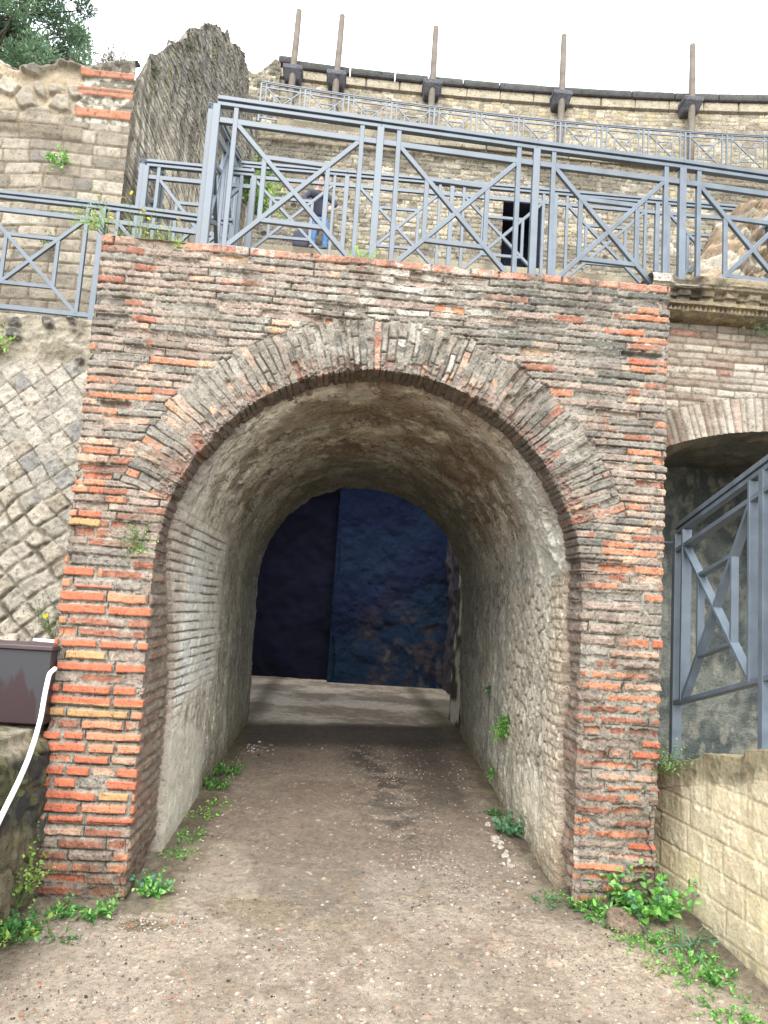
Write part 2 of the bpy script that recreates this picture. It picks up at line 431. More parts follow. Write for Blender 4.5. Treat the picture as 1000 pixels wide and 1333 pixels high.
    h = np.where(top, -.004 + .008 * (n3 - .5) * 2, h)
    P2 = P + N * h[..., None]
    # ---- colours
    NEW = S(216, 118, 78); OR = S(208, 134, 94); SAL = S(206, 164, 134); RED = S(166, 108, 82); BP = S(168, 147, 130); OCH = S(192, 156, 118); YEL = S(196, 150, 92)
    GB = S(144, 136, 123); DG = S(114, 112, 102); PAL = S(192, 186, 172)
    edgeR = sm(1.45, 1.8, X); edgeL = sm(-1.0, -1.35, X)
    ctr = sm(1.25, .5, np.abs(X - .25)); topz = sm(2.2, 3.2, Z)
    gz = sm(.4, .62, fbm(X, Y, Z, 1.7, 3, 61)) * sm(2.0, 2.6, Z) * sm(-.9, .2, X)
    wNEW = .005 + .05 * edgeL + .22 * edgeR * sm(1.7, 2.2, Z) * .6 + .10 * lowR
    wOR = .025 + .24 * edgeL + .50 * edgeR + .35 * lowR + .25 * lowL
    wRED = .09 + .24 * edgeL + .15 * edgeR + .45 * lowR + .45 * lowL
    wBP = .45 + .2 * topz
    wSAL = .05 + .18 * edgeL + .2 * edgeR
    wOCH = .018 + .06 * lowL
    wGB = .55 * topz * (1 - .6 * edgeL) + .8 * gz * (1 - edgeR) + .12
    wDG = .9 * gz * (1 - .8 * edgeR) * sm(.1, .7, X) + .004
    wPAL = .01 + .10 * ctr * sm(3.4, 3.6, Z)
    base, _ = pick(H1, [wNEW, wOR, wRED, wBP, wSAL, wOCH, wGB, wDG, wPAL], [NEW, OR, RED, BP, SAL, OCH, GB, DG, PAL])
    # top course: fresh orange bricks
    tc_ = (kc >= len(bnd) - 3) & ~ring & (seg != 0)
    base = np.where((tc_ & (H2 < .8))[..., None], lerp(S(204, 146, 116), S(190, 132, 106), idd[..., None]), base)
    # voussoirs
    side_v = np.abs(th - math.pi / 2)
    rg_ = (r - AR) / .32 + .25 * (n3 - .5) * 2
    vg = 1.0 * sm(.15, .55, rg_) * sm(1.25, .9, side_v) + .25
    vbase, _ = pick(vid, [.0 + .04 * sm(.9, 1.2, side_v), .02 + .12 * sm(.8, 1.2, side_v), .05 + 0 * vg, .40 - .2 * vg, .08 + 0 * vg, .05 + 0 * vg, .4 + .8 * vg, .12 + 1.0 * vg * sm(2.1, .6, th) * .8, .07 * vg],
                    [NEW, OR, RED, BP, SAL, OCH, GB, DG, PAL])
    base = np.where(ring[..., None], vbase, base)
    yel = (X < 0) & (Z > 1.02) & (Z < 1.14)
    nb = lerp(NEW, OR * 1.05, (idd[..., None] > .6) * 1.0)
    nb = np.where((yel & (idd < .8))[..., None], YEL, nb); nb = np.where(((idd > .955) & (X < 0))[..., None], YEL, nb)
    base = np.where(isnew[..., None], nb, base)
    base = base * (1 + (idd[..., None] - .5) * .16)
    # mottling inside a brick
    base = mixc(base, S(120, 100, 88) + 0 * base, np.where(isnew, 0, .55) * sm(.5, .78, n3))
    base = base * (1 + np.where(isnew, .12, .55) * (n1 - .5) + np.where(isnew, .1, .35) * (n2 - .5))[..., None]
    # pale lichen on the top middle, dark lichen on the right shoulder
    lich = sm(.54, .62, fbm(X, Y, Z, 16, 3, 71)) * sm(.42, .55, fbm(X, Y, Z, 3.2, 2, 72))
    base = mixc(base, S(196, 192, 176) + 0 * base, .75 * lich * sm(2.9, 3.5, Z) * sm(1.3, .6, np.abs(X - .1)) * ~isnew)
    lich2 = sm(.5, .6, fbm(X, Y, Z, 9, 3, 73)) * sm(.45, .6, fbm(X, Y, Z, 2.1, 2, 74))
    base = mixc(base, S(92, 92, 84) + 0 * base, .65 * lich2 * sm(2.0, 2.6, Z) * sm(-.4, .5, X) * (1 - .8 * edgeR) * ~isnew)
    mc = lerp(S(160, 152, 136), S(134, 124, 108), sm(.35, .7, n3)[..., None]); mc = mc * (1 + .7 * (n2[..., None] - .5))
    col = mixc(mc, base, sm(.1, .75, face))
    plas = sm(.58, .70, fbm(X, Y, Z, 8, 3, 81)) * ~isnew * .6; plas = np.maximum(plas, ring * (seg == 1) * .55 * sm(.46, .6, fbm(X, Y, Z, 12, 3, 82)))
    col = mixc(col, mc * .97, plas)
    col = mixc(col, S(70, 60, 52) + 0 * col, .8 * crack); col = mixc(col, S(150, 112, 98) + 0 * col, .6 * cr2)
    # soffit shade painted in as dark brown, jambs toned brown, damp foot
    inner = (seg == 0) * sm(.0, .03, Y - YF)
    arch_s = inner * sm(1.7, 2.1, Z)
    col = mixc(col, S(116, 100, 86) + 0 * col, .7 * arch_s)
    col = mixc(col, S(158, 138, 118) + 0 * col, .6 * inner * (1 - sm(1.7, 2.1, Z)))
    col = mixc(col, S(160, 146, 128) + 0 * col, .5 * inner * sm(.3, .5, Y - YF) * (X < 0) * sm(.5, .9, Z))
    col = mixc(col, S(88, 74, 56) + 0 * col, .45 * foot)
    return P2, np.clip(col, .004, .9)

gate = thing('brick_gateway', 'tall arched gateway of worn brick with orange piers, opening into a vaulted tunnel', 'archway', (AX, YF, 0))
_P, _C = facade()
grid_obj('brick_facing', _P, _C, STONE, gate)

# ------------------------------------------------------------------ ground
def gz(x, y):
    z = np.interp(y, [-60, 3.3, 4.4, 8.8, 14.0, 60], [-.6, 0.0, .135, .43, .45, .45])
    return z + .022 * np.clip(x, -3, 3) * sm(6, 4.4, y)
def ground():
    xs = np.concatenate([[-90, -60, -30, -15, -8, -5, -3.5, -2.6, -2.1], np.arange(-1.75, 2.25, .0078), [2.4, 2.8, 3.3, 4, 5, 8, 15, 30, 60, 90]])
    ys = np.concatenate([[-90, -60, -30, -15, -8, -4, -2, -1, 0, 1, 1.8, 2.4, 2.8], np.arange(3.05, 4.6, .0065), 4.6 * np.exp(np.arange(0, 1.09, .0028)), [14, 16, 20, 30, 50, 90]])
    X, Y = np.meshgrid(xs, ys, indexing='ij'); Z = gz(X, Y); z0 = X * 0
    a = fbm(X, Y, z0, 1.3, 4, 201); b = fbm(X, Y, z0, 9, 4, 202); c = fbm(X, Y, z0, 45, 2, 203)
    # bumpy gravel cells
    f1, f2, idv = worley(X * 62 + 2 * b, Y * 62, 5); g1, g2, idg = worley(X * 24, Y * 24 + 2 * b, 9)
    out = sm(4.6, 4.0, Y + .35 * (a - .5) * 2 + .18 * np.abs(X - .3))          # gravelly apron in front
    mid = sm(.30, .0, np.abs(X - .75 + .12 * (Y - 5) + .25 * (a - .5) * 2 + .12 * (b - .5))) * sm(4.2, 4.8, Y) * sm(8.6, 7.6, Y)   # gravel runnel in the tunnel
    wet = sm(.45, .1, np.abs(X - 1.02 + .25 * (a - .5))) * sm(5.6, 6.4, Y) * sm(8.6, 8.0, Y)
    smooth_ = sm(.46, .56, fbm(X, Y * .8, z0, 1.5, 4, 205)); grav = np.clip(out * (.25 + .75 * smooth_) + mid, 0, 1)
    Z = Z + .010 * (a - .5) * 2 + .006 * (b - .5) * 2 + .003 * (c - .5) * 2 + grav * .0055 * sm(.5, .1, f1) * (idv > .3) + (idg > .82) * .004 * sm(.35, .1, g1)
    dirt = mixc(S(156, 142, 124) + 0 * X[..., None], S(128, 114, 98) + 0 * X[..., None], sm(.35, .65, a))
    dirt = mixc(dirt, S(158, 138, 112) + 0 * dirt, .7 * sm(.5, .65, b) * sm(5.2, 4.4, Y))
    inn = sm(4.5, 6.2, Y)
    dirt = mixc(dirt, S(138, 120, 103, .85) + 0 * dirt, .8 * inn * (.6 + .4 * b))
    sand = mixc(S(178, 161, 136) + 0 * X[..., None], S(148, 132, 110) + 0 * X[..., None], sm(.4, .6, b))
    pal = [S(196, 186, 170), S(226, 220, 208), S(196, 150, 124), S(190, 120, 90), S(120, 112, 104), S(78, 74, 70), S(170, 150, 124), S(150, 136, 118)]
    pc, _ = pick(idv, [.16, .03, .10, .04, .18, .14, .28, .25], pal)
    col = mixc(dirt, sand * 1.1, out * (.5 + .5 * smooth_)); trk = sm(.5, .62, fbm(X * 1.6, Y * .5, z0, 2.2, 4, 206)); col = mixc(col, S(128, 112, 94) + 0 * col, .4 * trk * (1 - .5 * grav))
    stone = sm(.5, .3, f1) * (hsh((X * 62).astype(int) * 0 + (idv * 9999).astype(int), (Y * 0).astype(int), (Y * 0).astype(int), 8) < .25 + .5 * grav)
    col = mixc(col, pc, stone * (.30 + .45 * grav) * sm(11, 8, Y))
    col = mixc(col, S(70, 65, 60) + 0 * col, .8 * mid * sm(.35, .55, b) * sm(5.0, 5.8, Y)); sil = sm(.5, .58, fbm(X * 1.2, Y, z0, 1.1, 4, 207)) * sm(7.5, 6.5, Y); col = mixc(col, S(176, 160, 138) * (1 + .2 * (b[..., None] - .5)), .5 * sil * (1 - .6 * mid)); col = mixc(col, col * .40, wet * .85)
    pg, _ = pick(hsh((idg * 9999).astype(int), (idg * 0).astype(int), (idg * 0).astype(int), 4), [.4, .2, .2, .2], [S(206, 196, 178), S(112, 96, 80), S(186, 130, 100), S(90, 82, 74)])
    col = mixc(col, pg, (idg > .86) * sm(.28, .2, g1) * .75)
    # shadow band painted across the tunnel's far end, lit floor painted pale behind it
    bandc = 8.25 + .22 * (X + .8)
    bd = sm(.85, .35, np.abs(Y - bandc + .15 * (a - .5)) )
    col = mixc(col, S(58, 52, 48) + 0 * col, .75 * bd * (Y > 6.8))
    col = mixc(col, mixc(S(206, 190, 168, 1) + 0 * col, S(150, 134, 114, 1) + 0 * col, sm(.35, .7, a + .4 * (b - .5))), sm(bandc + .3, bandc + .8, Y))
    # two shallow silt patches
    for (px, py, rx, ry, cc) in ((-.30, 4.36, .30, .16, S(140, 124, 98)), (-.83, 4.19, .13, .07, S(118, 106, 76)), (.1, 4.22, .22, .07, S(150, 134, 106))):
        q = sm(1.1, .7, np.hypot((X - px) / rx, (Y - py) / ry) + .5 * (b - .5)); Z = Z * 1 - .004 * q; col = mixc(col, cc * (1 + .25 * (b[..., None] - .5)), .75 * q)
    # dirt and moss collected against the walls
    wd = np.minimum(np.abs(X + .84), np.abs(X - 1.47)) + 9 * (Y < 4.3); wd = np.minimum(wd, np.hypot(np.maximum(np.maximum(-1.5 - X, X + .95), 0), np.abs(Y - 4.4))); wd = np.minimum(wd, np.hypot(np.maximum(np.maximum(1.4 - X, X - 1.95), 0), np.abs(Y - 4.4)))
    wd = np.minimum(wd, np.where(Y < 4.5, np.abs(X - (2.075 + .09 * (4.8 - Y))), 9)); wd = np.minimum(wd, np.where(Y < 4.5, np.abs(X + 1.44), 9))
    wm = sm(.22, .02, wd + .14 * (b - .5)); col = mixc(col, mixc(S(92, 80, 60) + 0 * col, S(104, 106, 60) + 0 * col, sm(.5, .62, b)), .65 * wm); Z = Z + .012 * sm(.10, .0, wd) * b
    col = col * (1 + .35 * (c[..., None] - .5))
    P = np.stack([X, Y, Z], -1)
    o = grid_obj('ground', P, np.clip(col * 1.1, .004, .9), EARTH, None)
    o['kind'] = 'structure'; return o
ground()

# ------------------------------------------------------------------ tunnel lining (plaster vault) of the gateway
def lining():
    ny, st = 430, .0085
    prof = []
    # unit profile: left wall, arch, right wall (param p): list of (kind, value)
    zl = np.arange(-.1, 1.92, st); th = np.arange(math.pi, 0, -st / 1.2); zr = np.arange(1.92, -.1, -st)
    nu = len(zl) + len(th) + len(zr)
    t = np.linspace(0, 1, ny) ** 1.25; depL = np.concatenate([.68 - .32 * sm(1.2, 1.9, zl), np.full(len(th), .26), np.full(len(zr), .28)])
    depL = np.convolve(np.pad(depL, 20, mode='edge'), np.ones(41) / 41, 'valid')
    P = np.zeros((nu, ny, 3))
    Y = YF + depL[:, None] + (8.85 - YF - depL[:, None]) * t[None]
    f = (Y - YF) / (8.8 - YF)
    cx = lerp(.22, .32, f); R = lerp(1.205, 1.17, f); czf = lerp(1.92, 1.97, f)
    X = np.zeros_like(Y); Z = np.zeros_like(Y); a, b = len(zl), len(zl) + len(th)
    leftb = lerp(-.968, -.80, f); rightb = lerp(1.415, 1.56, f)
    X[:a] = lerp(leftb[:a], (cx - R)[:a], np.clip(zl[:, None] / 1.92, 0, 1)); Z[:a] = zl[:, None] * czf[:a] / 1.92
    X[a:b] = (cx + R * np.cos(th[:, None]))[0:0] if False else cx[a:b] + R[a:b] * np.cos(th[:, None]); Z[a:b] = czf[a:b] + R[a:b] * np.sin(th[:, None])
    X[b:] = lerp(rightb[b:], (cx + R)[b:], np.clip(zr[:, None] / 1.92, 0, 1)); Z[b:] = zr[:, None] * czf[b:] / 1.92
    P = np.stack([X, Y, Z], -1)
    N = gnormals(P)
    if N[nu // 2, ny // 2, 2] > 0: N = -N
    left = (X < .25); low = Z < 2.05
    n1 = fbm(X, Y, Z, 1.6, 4, 301); n2 = fbm(X, Y, Z, 7, 4, 302); n3 = fbm(X, Y, Z, 28, 3, 303); n4 = fbm(X, Y * .35, Z, 9, 3, 304)
    h = .030 * (n1 - .5) * 2 + .020 * (n2 - .5) * 2 + .006 * (n3 - .5) * 2
    # left wall: limewashed courses
    bw = sm(6.75, 6.2, Y + .3 * (n1 - .5)) * (X < -.5) * sm(.72, .95, Z + .25 * (n1 - .5) + .25 * sm(5.1, 5.6, Y) * -1) * sm(2.32, 2.18, Z)
    bz = mkbounds(-.2, 3, .062, .1, 33); kc, dt = courses(Z + .012 * (fbm(Y, Z, X * 0, 2, 2, 7) - .5), bz); ds, ci = cells(Y, kc, 4, 9, .10, .24, 34)
    jn = np.minimum(dt, ds * .8 + .002); on = sm(.35, .6, fbm(X, Y, Z, 5, 3, 305))
    joint = sm(.009 + .004 * (n3 - .5), .003, jn) * bw * (.35 + .65 * on)
    h = h * (1 - .6 * bw) - .014 * joint + .006 * (hsh(kc, ci, kc * 0, 3) - .5) * bw
    # left foot: thick smooth plaster apron, pale
    ap = (X < 0) * sm(.98, .86, Z + .12 * (n2 - .5) + .22 * (Y - 5.2)) * sm(6.3, 6.0, Y)
    h = h * (1 - .6 * ap) + .009 * ap
    crack = (X < 0) * sm(.02, .0, np.abs(Y - 5.85 - .1 * (n2 - .5) - .05 * Z)) * sm(1.1, .9, Z)
    h -= .012 * crack
    # right wall: irregular lattice stones in the front, lump of grey mortar above
    rt = (X > .8)
    u = (Y * .8 + Z * .6) / .115; v = (-Y * .6 + Z * .8) / .115
    w1, w2, wid = worley(u + .6 * (n2 - .5), v + .6 * (n1 - .5), 61, .55)
    stz = rt * sm(6.6, 6.0, Y + .8 * (n1 - .5)) * sm(.62, .85, Z + .2 * (n2 - .5) + .3 * (Y > 5.4) * 0) * sm(2.05, 1.95, Z)
    sh = sm(.03, .22, w2 - w1)
    h += stz * (.024 * sh - .014 + .014 * (wid - .5))
    lump = rt * sm(5.5, 5.1, Y + .4 * (n2 - .5)) * sm(1.95, 2.1, Z) * sm(2.85, 2.6, Z)
    h += lump * (.03 * sm(.45, .6, n2) - .01)
    qb = rt * sm(5.02, 4.92, Y + .12 * (n2 - .5)) * sm(2.1, 2.0, Z); kq, dq = courses(Z, mkbounds(-.2, 3, .066, .1, 35)); dsq, cq = cells(Y, kq, 4, 9, .1, .2, 36)
    jq = sm(.010, .004, np.minimum(dq, dsq)); h = np.where(qb > .5, h * .6 - .005 * jq + .004, h)
    h += -.010 * sm(.60, .70, n2) * (1 - ap)
    # vault: ribbed shuttering marks along the tunnel, flaked patches
    va = sm(2.2, 2.6, Z)
    n5 = fbm(X, Y, Z, 55, 2, 331); h += .004 * (n5 - .5) * 2 * (1 - ap)
    rdg = np.abs(fbm(X, Y * .7, Z, 5.5, 5, 332, .6) - .5); rdm = sm(.45, .58, fbm(X, Y, Z, 1.5, 3, 333)) * (1 - ap) * (1 - .6 * bw); rg1 = sm(.014, .002, rdg) * rdm
    h -= .014 * rg1
    h += va * .012 * (n4 - .5) * 2
    fl = va * sm(.52, .57, fbm(X, Y, Z, 3.4, 6, 311, .62)) * sm(5.0, 5.4, Y)
    h -= .018 * fl
    P = P + N * h[..., None]
    # colour
    def S(r, g, b): return globals()['S'](r, g, b, 1.48)
    G = S(190, 184, 168); GG = S(160, 156, 144); BR = S(148, 130, 108); DK = S(88, 80, 68); WH = S(216, 210, 196)
    col = mixc(G + 0 * P, GG + 0 * P, sm(.35, .65, n1))
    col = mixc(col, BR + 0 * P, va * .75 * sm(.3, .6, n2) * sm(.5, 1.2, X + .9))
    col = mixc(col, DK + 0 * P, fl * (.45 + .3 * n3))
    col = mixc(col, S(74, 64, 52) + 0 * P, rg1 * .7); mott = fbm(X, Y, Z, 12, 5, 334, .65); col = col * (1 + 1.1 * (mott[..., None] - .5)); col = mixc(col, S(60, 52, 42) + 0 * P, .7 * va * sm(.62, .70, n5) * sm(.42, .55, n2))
    pit = sm(.56, .66, n3) * sm(.45, .6, fbm(X, Y, Z, 3.5, 3, 321))
    col = mixc(col, S(70, 62, 52) + 0 * P, .55 * pit * (1 - .7 * ap))
    st_ = va * sm(.5, .62, fbm(X * 1.0, Y * .6, Z * 1.0, 3.2, 4, 322)); col = mixc(col, S(104, 84, 62) + 0 * P, .6 * st_)
    # darker green-grey further in
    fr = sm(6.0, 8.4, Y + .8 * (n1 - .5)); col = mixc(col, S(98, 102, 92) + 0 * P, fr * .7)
    grn = sm(.45, .65, fbm(X, Y, Z * .35, 4, 3, 323)) * sm(1.6, .6, Z) * (1 - ap); col = mixc(col, S(118, 116, 84) + 0 * P, .5 * grn)
    streak = sm(.52, .66, fbm(X, Y * 5, Z * .5, 4, 3, 324)) * low; col = mixc(col, S(104, 98, 86) + 0 * P, .55 * streak * (1 - ap) * (1 - bw))
    col = mixc(col, WH * (1 + .2 * (n3[..., None] - .5)), .75 * bw); col = mixc(col, S(120, 98, 80) + 0 * P, bw * .55 * sm(5.25, 5.0, Y + .3 * (n2 - .5)))
    col = mixc(col, S(64, 52, 42) + 0 * P, .85 * joint)
    col = mixc(col, S(186, 180, 162) * (1 + .25 * (n3[..., None] - .5)), .8 * ap); col = mixc(col, S(90, 82, 64) + 0 * P, .8 * crack)
    sc = lerp(S(178, 170, 152), S(134, 124, 106), wid[..., None]); col = mixc(col, sc, stz * .7 * sh); col = mixc(col, S(96, 84, 68) + 0 * P, stz * .8 * (1 - sh))
    col = mixc(col, S(172, 170, 158) + 0 * P, lump * .7); col = mixc(col, S(164, 150, 128) * (1 + .5 * (n3[..., None] - .5)), qb * .7); col = mixc(col, S(110, 94, 74) + 0 * P, qb * jq * .7)
    pale = rt * sm(.9, .5, Z + .2 * (n1 - .5)) * sm(6.4, 5.2, Y); col = mixc(col, S(196, 184, 158) + 0 * P, .6 * pale)
    damp = sm(.25, .05, Z - gz(X, Y) + .15 * (n2 - .5)) * (1 - .75 * ap); col = mixc(col, S(104, 92, 66) + 0 * P, .6 * damp)
    brown = rt * sm(.4, .6, n2) * sm(.7, .3, Z) * sm(5.3, 4.9, Y); col = mixc(col, S(140, 112, 82) + 0 * P, .5 * brown)
    # front lip turned outward so the sheet has a visible thickness
    lip = P[:, :1].copy(); ctr = np.stack([cx[:, :1], lip[..., 1], np.minimum(Z[:, :1], 1.92)], -1)
    o_ = lip - ctr; o_[..., 1] = 0; o_ /= np.linalg.norm(o_, axis=-1, keepdims=True) + 1e-9
    L2 = lip + o_ * .16; L2[..., 1] -= .0; end = P[:, -1:].copy(); e_ = end - np.stack([cx[:, -1:], end[..., 1], np.minimum(Z[:, -1:], 1.92)], -1); e_[..., 1] = 0
    e_ /= np.linalg.norm(e_, axis=-1, keepdims=True) + 1e-9; E2 = end + e_ * .4
    P = np.concatenate([L2, P, E2], 1); lc = S(92, 76, 62) * (.7 + .6 * n3[:, :1, None]); col = np.concatenate([lc, mixc(col[:, :1], lc, 0 * n3[:, :1] + .5), col[:, 1:], col[:, -1:]], 1)
    return P, np.clip(col, .004, .9)
_P, _C = lining()
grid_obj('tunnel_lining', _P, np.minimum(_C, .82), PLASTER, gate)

# ------------------------------------------------------------------ generic flat relief sheet
def sheet(P0, U, V, lu, lv, st, stv=None):
    stv = stv or st
    nu = int(lu / st) + 1; nv = int(lv / stv) + 1
    a, b = np.meshgrid(np.linspace(0, lu, nu), np.linspace(0, lv, nv), indexing='ij')
    U = np.array(U, float); V = np.array(V, float); N = np.cross(U, V)
    P = np.array(P0, float) + a[..., None] * U + b[..., None] * V
    return a, b, P, N / np.linalg.norm(N)

# ------------------------------------------------------------------ dark chamber behind the tunnel
cham = thing('back_chamber', 'dark chamber, blue cast of light put into its wall colour, at the far end of the tunnel, with light falling on its floor', 'chamber', (.4, 11, .4))
def chamber():
    def wall(name, P0, U, V, lu, lv, fn, keep=None, st=.03):
        a, b, P, N = sheet(P0, U, V, lu, lv, st)
        X, Y, Z = P[..., 0], P[..., 1], P[..., 2]
        n1 = fbm(X, Y, Z, 1.1, 4, 401); n2 = fbm(X, Y, Z, 5, 4, 402)
        amp = .35 if name == 'tunnel_return' else 1.0; P = P + N * (amp * (.12 * (n1 - .5) * 2 + .06 * (n2 - .5) * 2))[..., None]
        c = fn(X, Y, Z, n1, n2)
        kp = None
        if keep is not None: kp = keep(a, b)[:-1, :-1]
        return grid_obj(name, P, np.clip(c, .001, .9), PLASTER, cham, kp)
    B1 = np.array([.003, .015, .040]); B2 = np.array([.001, .006, .030]); RD = np.array([.036, .030, .034]); BD = np.array([.0004, .0014, .009])  # blue cast of light painted into the walls; BD paints the recess shade
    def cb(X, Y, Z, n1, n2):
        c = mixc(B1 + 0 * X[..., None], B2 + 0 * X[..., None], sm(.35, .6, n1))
        c = mixc(c, RD + 0 * c, .9 * sm(.40, .66, fbm(X, Y, Z, 3, 6, 403, .65) + .15 * (n1 - .5)) * sm(2.6, 1.2, Z + .5 * (n1 - .5)) * sm(.3, .8, X))  # lower right painted lighter, where daylight reaches the wall
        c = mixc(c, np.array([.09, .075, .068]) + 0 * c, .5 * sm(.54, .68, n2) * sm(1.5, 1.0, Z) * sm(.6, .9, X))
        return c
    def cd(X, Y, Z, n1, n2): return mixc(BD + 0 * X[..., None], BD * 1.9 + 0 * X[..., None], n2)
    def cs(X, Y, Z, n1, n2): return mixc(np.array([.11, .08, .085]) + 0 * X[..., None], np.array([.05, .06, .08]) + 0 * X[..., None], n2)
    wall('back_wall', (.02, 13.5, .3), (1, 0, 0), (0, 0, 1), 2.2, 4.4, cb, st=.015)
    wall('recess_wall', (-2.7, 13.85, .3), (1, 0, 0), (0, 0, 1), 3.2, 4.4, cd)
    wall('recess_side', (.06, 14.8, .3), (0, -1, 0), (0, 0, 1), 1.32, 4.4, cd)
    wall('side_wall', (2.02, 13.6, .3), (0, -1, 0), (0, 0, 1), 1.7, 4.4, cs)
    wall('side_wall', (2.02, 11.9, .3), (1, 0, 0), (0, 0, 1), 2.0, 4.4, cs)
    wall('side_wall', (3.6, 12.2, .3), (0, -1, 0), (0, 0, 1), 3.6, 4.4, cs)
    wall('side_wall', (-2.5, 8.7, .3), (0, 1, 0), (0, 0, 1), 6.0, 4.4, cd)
    # strip just past the tunnel's right edge, its daylight painted in as pale colour
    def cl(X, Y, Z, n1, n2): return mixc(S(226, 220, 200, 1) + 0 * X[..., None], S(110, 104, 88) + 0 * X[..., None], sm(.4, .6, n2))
    wall('tunnel_return', (1.585, 9.75, .3), (0, -1, 0), (0, 0, 1), .8, 4.4, cl)
    wall('tunnel_return', (3.7, 9.75, .3), (-1, 0, 0), (0, 0, 1), 2.04, 4.4, cl)
    def cg(X, Y, Z, n1, n2): return np.array([.05, .06, .06]) + 0 * X[..., None]
    # front wall of the chamber round the tunnel mouth (seen from nowhere in front, closes the box)
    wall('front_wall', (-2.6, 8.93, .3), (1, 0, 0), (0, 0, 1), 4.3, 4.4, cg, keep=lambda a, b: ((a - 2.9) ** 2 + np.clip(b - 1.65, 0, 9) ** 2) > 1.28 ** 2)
    # ceiling; its unseen hole is added to let daylight in
    wall('ceiling', (-2.7, 8.6, 4.62), (0, 1, 0), (1, 0, 0), 6.2, 6.5, cg, keep=lambda a, b: (np.abs((a - 2.2) / 1.6)) ** 3 + (np.abs((b - 3.6) / 2.4)) ** 3 > 1)
chamber()

# ------------------------------------------------------------------ hillside terraces behind the gateway
def hillside():
    xs = np.concatenate([[-40, -25, -15, -10], np.arange(-8, -1.5, .25), [-1.5, -1.45, -1.4], np.arange(-1.25, 1.8, .25), [1.85, 1.92], np.arange(2, 14, .25), [15, 20, 30, 45]])
    ys = np.array([4.52, 4.60, 4.95, 5.12, 5.5, 5.98, 6.02, 6.9, 7.25, 7.3, 8.0, 8.6, 9.0, 9.4, 9.8, 10.2, 10.6, 11, 11.4, 11.8, 12.4, 13.2, 14.2, 15.2, 15.24, 16.3, 16.40, 16.8, 17.15, 17.2, 18.2, 18.25, 19.2, 20.2, 20.8, 24, 30, 45, 80])
    X, Y = np.meshgrid(xs, ys, indexing='ij')
    zr = np.interp(ys, [4.60, 4.64, 6.9, 7.25, 8.6, 9.0, 15.2, 15.24, 16.3, 16.40, 17.15, 17.2, 18.2, 18.25, 20.2, 80], [3.7, 3.85, 3.86, 5.06, 5.10, 5.4, 8.4, 8.8, 8.9, 9.66, 9.70, 12.45, 12.5, 13.9, 13.95, 14.2])
    zl = np.interp(ys, [4.60, 4.64, 6.9, 7.3, 15, 24, 80], [3.7, 3.85, 3.88, 5.6, 8.5, 13.5, 14.0])
    wl = sm(-2.3, -2.55, X)
    Z = zr[None] * (1 - wl) + zl[None] * wl + .05 * (fbm(X, Y, X * 0, 1.1, 3, 500) - .5)
    Z = np.where((Y < 4.62), Z - .3, Z)
    Z = np.where((Y < 6.0) & (X < -1.5), 3.6, Z)
    n = fbm(X, Y, Z, 2, 4, 501); c = mixc(S(134, 122, 98) + 0 * X[..., None], S(104, 100, 72) + 0 * X[..., None], sm(.4, .6, n))
    c = mixc(c, mixc(S(158, 146, 120) + 0 * c, S(116, 106, 86) + 0 * c, sm(.4, .6, n)), sm(14, 15, Y))
    xc = (X[:-1, :-1] + X[1:, 1:]) / 2; yc = (Y[:-1, :-1] + Y[1:, 1:]) / 2
    keep = ~((yc < 6.0) & (xc < -1.45)) & ~((yc < 5.05) & (xc > 1.9)) & ~(((xc > -1.9) & (xc < 3.5)) & (yc > 8.9) & (yc < 12.7)) & ~((xc > 3.1) & (xc < 4.5) & (yc > 16.9) & (yc < 18.5))  # the cut above the chamber is added, unseen, to let daylight down
    o = grid_obj('hillside', np.stack([X, Y, Z], -1), c, EARTH, None, keep, smooth=False); o['kind'] = 'structure'
hillside()

